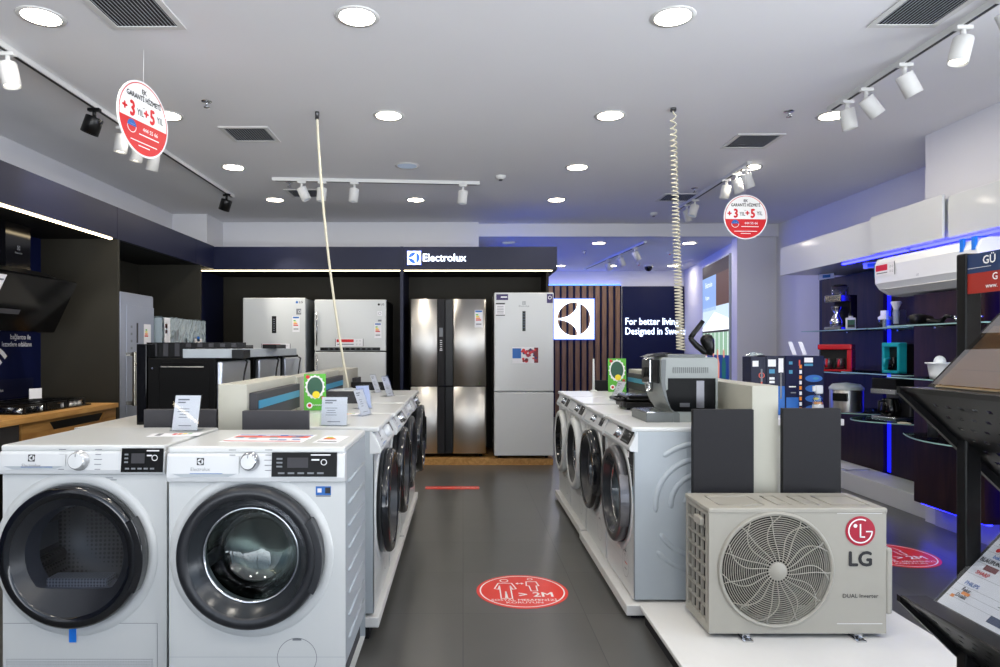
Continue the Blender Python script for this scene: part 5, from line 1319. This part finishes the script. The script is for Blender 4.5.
mb = MB(); pts = [(-.09, 0), (.09, 0), (.09, .24), (-.09, .24)]
mb.box(-.09, -.065, -.05, .02, 0, .24, 'teal_plastic', .006).box(.065, .09, -.05, .02, 0, .24, 'teal_plastic', .006).box(-.09, .09, -.05, .02, .21, .245, 'teal_plastic', .006).box(-.09, .09, -.05, .02, 0, .025, 'teal_plastic', .006); mb.build('frame', t)
p_ = MB().lathe([(.0005, .027), (.04, .03), (.034, .10), (.03, .13)], (0, -.02, 0), ZA, 'black_gloss', 22).build('pot', t); MB().tube([(0, -.055, .12), (0, -.10, .11), (0, -.105, .05)], .010, 'teal_plastic', 10).build('handle', p_)
price_card((3.60, 5.25, 1.345), R(-20), .05, .10, 0, 'small white card standing on the turquoise coffee maker', 'paper', False, holder=False)
t = thing('citrus_juicer', 'white citrus juicer with ribbed cone on the near middle shelf', 'juicer', (3.16, 4.42, 1.10))
MB().lathe([(.0005, 0), (.055, 0), (.06, .03), (.07, .095), (.083, .10), (.083, .108), (.0005, .108)], (0, 0, 0), ZA, 'plastic_white', 32).build('bowl', t)
MB().sphere((0, 0, .108), .036, 'plastic_white', 10, 1.25).build('cone', t)
t = thing('bread_maker', 'brushed steel oval bread maker with pale lid on lower shelf', 'bread maker', (3.42, 5.95, .735), R(-50))
MB().lathe([(.0005, 0), (.13, .0), (.135, .01), (.135, .19), (.13, .2)], (0, 0, 0), ZA, 'steel', 40).build('body', t); MB().lathe([(.14, .195), (.14, .215), (.11, .245), (.0005, .26)], (0, 0, 0), ZA, 'side_grey', 40).build('lid', t)
MB().box(-.06, .06, -.15, -.12, .10, .17, 'black', .005).build('control_panel', t)
t = thing('drip_coffee_maker', 'black and steel coffee maker with glass jug on the curved lower shelf', 'coffee maker', (3.42, 5.28, .73), R(-74))
MB().box(-.11, .11, -.12, .12, 0, .035, 'chrome', .008).build('base', t); MB().box(-.11, .11, .03, .12, .035, .25, 'ring_grey', .008).build('column', t); MB().box(-.112, .112, -.12, .12, .25, .335, 'black', .01).box(-.113, .113, -.123, .0, .21, .25, 'chrome', .004).build('brew_head', t)
p_ = MB().lathe([(.0005, .037), (.068, .04), (.075, .08), (.07, .13), (.055, .165), (.055, .175), (.0005, .178)], (0, -.045, 0), ZA, 'black_gloss', 28).build('jug', t); MB().tube([(0, -.11, .16), (0, -.16, .15), (0, -.165, .08), (0, -.115, .06)], .009, 'black', 10).build('handle', p_)
t = thing('dark_cup', 'dark cylindrical cup standing on the lowest glass shelf', 'cup', (3.17, 4.5, .70))
MB().lathe([(.0005, 0), (.03, 0), (.034, .12), (.031, .12), (.028, .01), (.0005, .01)], (0, 0, 0), ZA, 'slab_dark', 24).build('cup_body', t)
t = thing('loose_cable', 'loose white and dark cable lying next to the black coffee maker', 'cable', (3.3, 5.0, .732))
MB().tube([(.06*cos(k*.7)*(1-k*.03), .05*sin(k*.9), .004+.006*abs(sin(k))) for k in range(22)], .003, 'cable', 6).build('cord', t)
def tag_(loc, label):
    t = thing('shelf_tag', label, 'shelf tag', loc, R(-60)); MB().box(-.09, .09, -.002, .0, -.06, 0, 'acrylic').build('holder', t)
    MB().rect((0, -.0045, 0), XA, ZA, .08, .03, 'sticker_blue', 0, -.03).rect((0, -.0035, 0), XA, ZA, .15, .05, 'paper_blue', 0, -.03).build('card', t)
tag_((3.60, 6.6, 2.04), 'small pale tag with blue mark hanging under the cabinet left end'); tag_((3.5, 5.7, 2.04), 'small pale tag hanging left of the wall air conditioner')
# indoor unit
t = thing('air_conditioner', 'white wall mounted air conditioner with red stickers above shelves', 'air conditioner', (3.48, 4.15, 1.70))
prof = [(0, .02), (0, .30), (-.20, .30), (-.255, .285), (-.275, .23), (-.27, .10), (-.24, .055), (-.17, .01), (-.06, .0)]
MB().prism(prof, (0, 0, 0), XA, ZA, YA*1.05, 'plastic_white', False).build('housing', t, bevel=.008)
MB().prism([(-.245, .052), (-.18, .008), (-.08, -.004), (-.08, .004), (-.176, .016), (-.238, .058)], (0, .06, 0), XA, ZA, YA*.92, 'white_matte').build('louvre', t)
mb = MB(); o = (-.2765, .0, 0); U = -YA
e = Vector((-.2765, .95, .0)); mb.rect(e, -YA, ZA, .24, .10, 'paper', .03, .20); e2 = e-XA*.0008; mb.rect(e2, -YA, ZA, .14, .045, 'red', -.005, .215); mb.rect(e2, -YA, ZA, .13, .008, 'ink_grey', .0, .175); mb.rect(e2, -YA, ZA, .008, .10, 'teal', -.09, .20); mb.rect(e2, -YA, ZA, .006, .1, 'ink', .15, .2)
for a, b_ in ((.1, .215), (.125, .215), (.1, .18), (.125, .18)): mb.annulus(e2, -YA, ZA, .006, .008, 'ink_grey', a, b_, 10)
mb.build('print', t)
mb = MB(); mb.text('LG', .022, (-.2775, .55, .12), -YA, ZA, 'ink_grey', 0, 0); mb.build('brand_mark', t)
for y in (.0, .10): MB().box(-.262, -.18, .02+y, .05+y, .301, .304, 'tape_blue').box(-.279, -.262, .02+y, .05+y, .22, .304, 'tape_blue').build('tape', t)

# ---------------------------------------------------------------- brochure stand
AX, YF, YN = 1.03, 1.57, .80
ZU, ZLW = 1.216, .725
t = thing('brochure_stand', 'black metal brochure stand with perforated trays at the right edge', 'brochure stand', (AX, YF, 0))
MB().box(.130, .168, -.03, -.0, 0, 1.527, 'black', .004, 3).build('post', t); MB().box(.130, .168, YN-YF-.03, YN-YF, 0, 1.527, 'black', .004, 3).build('post', t)
MB().box(.0, .45, -.0, .055, .0, .03, 'black', .004).box(.0, .45, YN-YF-.06, YN-YF-.005, 0, .03, 'black', .004).build('base', t)
sl = Vector((.70, 0, .714)).normalized(); dn = Vector((.2425, 0, -.226)).normalized()
def tray(z, label, with_paper):
    tr = MB(Matrix.Translation((0, YN-YF, z)))
    L_ = YF-YN; c = .0385; nx = int(L_/c); ny = 8; u = Vector((0, L_/nx, 0)); v = dn*c; h_ = .23
    nrm = u.cross(v).normalized()*.003
    for i in range(nx):
        for j in range(ny):
            o_ = u*i+v*j
            if j == 0 or i == nx-1 or (j+i) % 1: 
                tr.add([o_, o_+u, o_+u+v, o_+v], [(0, 1, 2, 3)], 'black'); continue
            out = [o_, o_+u, o_+u+v, o_+v]; cc = o_+u*.5+v*.5; inn = [cc+(p-cc)*0 + (u*a+v*b_)*.2 for p, (a, b_) in zip(out, ((-1, 0), (0, -1), (1, 0), (0, 1)))]
            inn = [cc-u*.16-v*.12, cc+u*.16-v*.12, cc+u*.16+v*.12, cc-u*.16+v*.12]
            tr.add(out+inn, [(0, 1, 5, 4), (1, 2, 6, 5), (2, 3, 7, 6), (3, 0, 4, 7)], 'black')
    lp = tr.build('tray_underside', t, solid=.002)
    b_ = MB(Matrix.Translation((0, YN-YF, z)))
    b_.prism([(0, 0), (.012, .0), (.012+.60*sl.x, .60*sl.z), (.60*sl.x, .60*sl.z)], (.05, 0, -.012) if z > 1 else (.058, 0, -.034), XA, ZA, YA*L_, 'black_matte')
    b_.prism([(-.004, 0), (.06, .0), (.06, -.012), (.006, -.012)], (0, 0, 0), XA, ZA, YA*L_, 'black')
    b_.prism([(-.004, .001), (.262, -.238), (.262, -.27), (-.004, -.014)], (0, L_-.004, 0), XA, ZA, YA*.012, 'black')
    b_.prism([(-.004, .001), (.262, -.238), (.262, -.27), (-.004, -.014)], (0, 0, 0), XA, ZA, YA*.012, 'black')
    b_.build('tray_back', t)
tray(ZU, '', 0); tray(ZLW, '', 1)
hd = MB().box(.135, .14, YN-YF+.02, -.03, 1.478, 1.522, 'sign_blue').box(.135, .14, YN-YF+.02, -.03, 1.432, 1.4779, 'sign_red').build('header_board', t)
mb = MB(); o = Vector((.1338, 0, 0)); U = -YA
mb.text('GÜ', .026, o, U, ZA, 'letter_white', .076, 1.504, align='LEFT', bold=.04); mb.text('G', .022, o, U, ZA, 'letter_white', .103, 1.465, align='LEFT', bold=.04); mb.text('www.', .014, o, U, ZA, 'letter_white', .085, 1.446, align='LEFT', bold=.02)
mb.box(.1335, .134, -.10, -.032, 1.489, 1.490, 'letter_white'); mb.build('header_lettering', hd)
def sheet(name, z, label, cat, mat, draw, h=.36, x0=.062, acr='acrylic'):
    tt = thing(name, label, cat, (AX, YF, z-(.018 if z < 1 else 0))); nn_ = Vector((-sl.z, 0, sl.x)); o_ = Vector((x0, -.03, 0)); w = YF-YN-.04
    MB().prism([(0, 0), (w, 0), (w, h), (0, h)], o_, -YA, sl, nn_*.004, mat).build('sheet', tt)
    mb = MB(); draw(mb, o_+nn_*.0045, w, h, nn_); mb.build('print', tt)
    MB().prism([(0, 0), (w, 0), (w, h), (0, h)], o_+nn_*.010, -YA, sl, nn_*.003, acr).build('acrylic_cover', tt)
def lower_draw(mb, o_, w, h, nn_):
    U = -YA
    mb.rect(o_, U, sl, w, .003, 'red_soft', w/2, .008); mb.rect(o_, U, sl, w*.8, .018, 'sign_blue', w*.5+.06, .038); mb.rect(o_+nn_*.0004, U, sl, .05, .015, 'yellow', .24, .032)
    mb.rect(o_, U, sl, w, .02, 'red', w/2, .245)
    rows = [('Dualit', 'ink', .055), ('Fakir', 'ink', .073), ('PHILIPS', 'sticker_blue', .090), ('SHARP', 'red', .124), ('BLAUPUNKT', 'ink', .158), ('beko', 'sticker_blue', .174), ('LG', 'ink', .192), ('Electrolux', 'ink', .210), ('SIEMENS', 'teal', .228)]
    for k, (s_, c_, y_) in enumerate(rows):
        mb.text(s_, .0145, o_+nn_*.0004, U, sl, c_, .040, y_, bold=.03, sx=.85)
        mb.rect(o_, U, sl, w, .0006, 'ink_grey', w/2, y_-.009)
    mb.rect(o_+nn_*.0004, U, sl, .022, .008, 'orange', .045, .064); mb.rect(o_+nn_*.0004, U, sl, .036, .014, 'maroon', .048, .142); mb.rect(o_+nn_*.0004, U, sl, .01, .008, 'orange', .02, .048); mb.disc(o_+nn_*.0006, U, sl, .006, 'red', .026, .192, 14)
    for k in range(6): mb.rect(o_+nn_*.0003, U, sl, .1, .002, 'ink_grey', .18, .07+.02*k)
def upper_draw(mb, o_, w, h, nn_):
    U = -YA; rr = random.Random(8)
    mb.rect(o_, U, sl, w, .08, 'sign_blue', w/2, .235)
    for k in range(10): mb.rect(o_+nn_*.0004, U, sl, .003, .07, 'ink_grey', .02+.03*k, .235)
    mb.rect(o_, U, sl, w, .10, 'ink_grey', w/2, .33); mb.rect(o_, U, sl, w*.9, .012, 'paper', w/2, .17)
    mb.rect(o_, U, sl, w, .002, 'ink_grey', w/2, .055)
sheet('price_board', ZLW, 'white price board listing brand logos in the lower tray', 'price board', 'paper', lower_draw, x0=.055)
sheet('brochure_board', ZU, 'tan brochure board behind clear cover in the upper tray', 'brochure board', 'cream', upper_draw, acr='acrylic_brown')

# ---------------------------------------------------------------- back room
t = thing('slat_wall', 'vertical wooden slat panel on the back room wall', 'slat panel', (1.2, 12.44, 0))
MB().box(0, 1.76, .03, .058, 0, 2.46, 'navy_deep').build('backing', t)
MB().box(.02, 1.74, .02, .05, 2.465, 2.475, 'led_azure').build('added_blue_strip', t)  # glowing strip added above the slats to tint the back room
for k in range(14):
    MB().box(.02+.125*k, .10+.125*k, 0, .03, 0, 2.46, 'slat_wood').build('slat', t)
t = thing('slogan_board', 'navy board with lit white slogan in the back room', 'sign board', (2.98, 12.42, 0))
MB().box(0, 1.14, 0, .07, 0, 2.44, 'navy_deep').build('board', t)
mb = MB(); o = (0, -.02, 0); mb.text('For better living.', .185, o, XA, ZA, 'text_lit', .03, 1.78, align='LEFT', bold=.015, sx=.83); mb.text('Designed in Sweden.', .185, o, XA, ZA, 'text_lit', .03, 1.60, align='LEFT', bold=.015, sx=.80); mb.build('lit_slogan', t)
t = thing('lit_logo_sign', 'square lit white logo sign on the wooden slats', 'lit sign', (2.065, 12.40, 1.83))
mb = MB(); mb.logo((0, 0, 0), XA, ZA, .74, 'logo_lit'); mb.build('lit_plate', t, solid=.03)
mb = MB()
for (a, b_, c_, d_) in ((-.37, .37, .37, .385), (-.37, .37, -.385, -.37), (-.385, -.37, -.385, .385), (.37, .385, -.385, .385)): mb.box(a, b_, .005, .03, c_, d_, 'halo_blue')
mb.build('halo_edge', t)
# display board on the slanted wall
dv = Vector((.5, 3.66, 0)).normalized(); p = Vector((3.64, 8.84, 0))
t = thing('display_screen', 'tall picture screen showing room and people on the slanted wall', 'picture screen', p, math.atan2(dv.y, dv.x)+pi)
# local +x runs from far to near along the wall, front is local +y... build with frame u=-x
Lb = 1.62
t.rotation_euler = (0, 0, math.atan2(-dv.y, -dv.x)); t.location = p
MB().box(0, Lb, -.0, .095, .70, 2.56, 'side_grey').build('casing', t)
t.location = Vector((3.64, 8.84, 0))+dv*(.02+Lb)+Vector((-dv.y, dv.x, 0))*.10
mb = MB(); o = (0, -.002, 0)
def s_(x0, x1, z0, z1, c, l=0): mb.add([(x0, -.002-.001*l, z0), (x1, -.002-.001*l, z0), (x1, -.002-.001*l, z1), (x0, -.002-.001*l, z1)], [(0, 1, 2, 3)], c)
B = Lb
s_(.02, B-.02, 2.36, 2.54, 'screen_brown'); s_(B*.55, B-.02, 1.9, 2.36, 'screen_wood'); s_(.02, B*.55, 1.85, 2.36, 'screen_pale'); s_(.02, B-.02, 1.55, 1.9, 'screen_sky', 0)
mb.poly((0, -.004, 0), XA, ZA, [(.02, 1.58), (B*.5, 1.82), (B-.02, 1.7), (B-.02, 1.55), (.02, 1.55)], 'screen_white')
s_(.02, B-.02, 1.2, 1.55, 'screen_green'); s_(.02, B-.02, .72, 1.2, 'screen_navy')
for k in range(7): s_(.1+.24*k, .125+.24*k, 1.2, 1.55, 'screen_white', 1)
s_(.02, B-.02, 1.52, 1.55, 'screen_brown', 2)
mb.text('Electrolux', .11, (0, -.006, 0), XA, ZA, 'screen_white', .45, 2.24); mb.text('Yaşamı', .09, (0, -.006, 0), XA, ZA, 'screen_white', .35, 2.05)
for (x_, c_) in ((.30, 'screen_white'), (.75, 'screen_teal'), (1.0, 'screen_skin'), (1.35, 'screen_teal')):
    mb.disc((0, -.006, 0), XA, ZA, .05, 'screen_skin', x_, 1.22, 14, .06); mb.poly((0, -.005, 0), XA, ZA, [(x_-.10, .72), (x_-.11, 1.08), (x_-.04, 1.17), (x_+.04, 1.17), (x_+.11, 1.08), (x_+.09, .72)], c_)
mb.build('picture', t)
# ---------------------------------------------------------------- light, world, camera
def area(loc, rot, sx, sy, e, col):
    L = bpy.data.lights.new('area_lamp', 'AREA'); L.shape = 'RECTANGLE'; L.size = sx; L.size_y = sy; L.energy = e; L.color = col
    o = bpy.data.objects.new('area_lamp', L); o.location = loc; o.rotation_euler = rot; COL.objects.link(o); return o
pt = area((0, -2.62, 1.36), (R(90), 0, 0), 6.3, 2.4, 100, (1, 1, 1)); pt.data.cycles.is_portal = True
def portal(loc, rot, sx, sy): a_ = area(loc, rot, sx, sy, 100, (1, 1, 1)); a_.data.cycles.is_portal = True
portal((3.6, .05, 1.45), (0, R(90), 0), 2.6, 5.1)
portal((-.0, 10.6, 1.4), (0, R(-90), 0), 2.4, 3.4)
w = bpy.data.worlds.new('world'); SC.world = w; w.use_nodes = True
bg = w.node_tree.nodes['Background']; sky = w.node_tree.nodes.new('ShaderNodeTexSky'); sky.sky_type = 'PREETHAM'; sky.sun_direction = (.3, .5, .8)
wt = w.node_tree; wt.nodes.remove(sky)
tc = wt.nodes.new('ShaderNodeTexCoord'); sp_ = wt.nodes.new('ShaderNodeSeparateXYZ'); rp = wt.nodes.new('ShaderNodeValToRGB')
mr = wt.nodes.new('ShaderNodeMapRange'); mr.inputs['From Min'].default_value = -.1; mr.inputs['From Max'].default_value = .1
wt.links.new(tc.outputs['Generated'], sp_.inputs[0]); wt.links.new(sp_.outputs['Z'], mr.inputs['Value']); wt.links.new(mr.outputs[0], rp.inputs[0])
# world made brighter below the horizon to lift the ceiling, dim sky above
rp.color_ramp.elements[0].color = (.97, .98, 1.0, 1); rp.color_ramp.elements[1].color = SKYC
wt.links.new(rp.outputs[0], bg.inputs[0]); bg.inputs[1].default_value = WORLD
cam = bpy.data.cameras.new('camera'); co = bpy.data.objects.new('camera', cam); COL.objects.link(co)
co.location = (0, 0, CAMZ); co.rotation_euler = (R(90), 0, 0); cam.sensor_width = 36; cam.lens = 24.01
cam.shift_x = .037; cam.shift_y = .0135; cam.clip_start = .02
SC.camera = co
SC.view_settings.view_transform = 'Standard'; SC.view_settings.look = 'None'; SC.view_settings.gamma = 1; SC.view_settings.use_curve_mapping = False
SC.view_settings.exposure = EXPO
SC.cycles.use_denoising = True
SC.cycles.max_bounces = 8; SC.cycles.diffuse_bounces = 4; SC.cycles.glossy_bounces = 4; SC.cycles.transparent_max_bounces = 12; SC.cycles.sample_clamp_indirect = 6
SC.cycles.caustics_reflective = False; SC.cycles.caustics_refractive = False
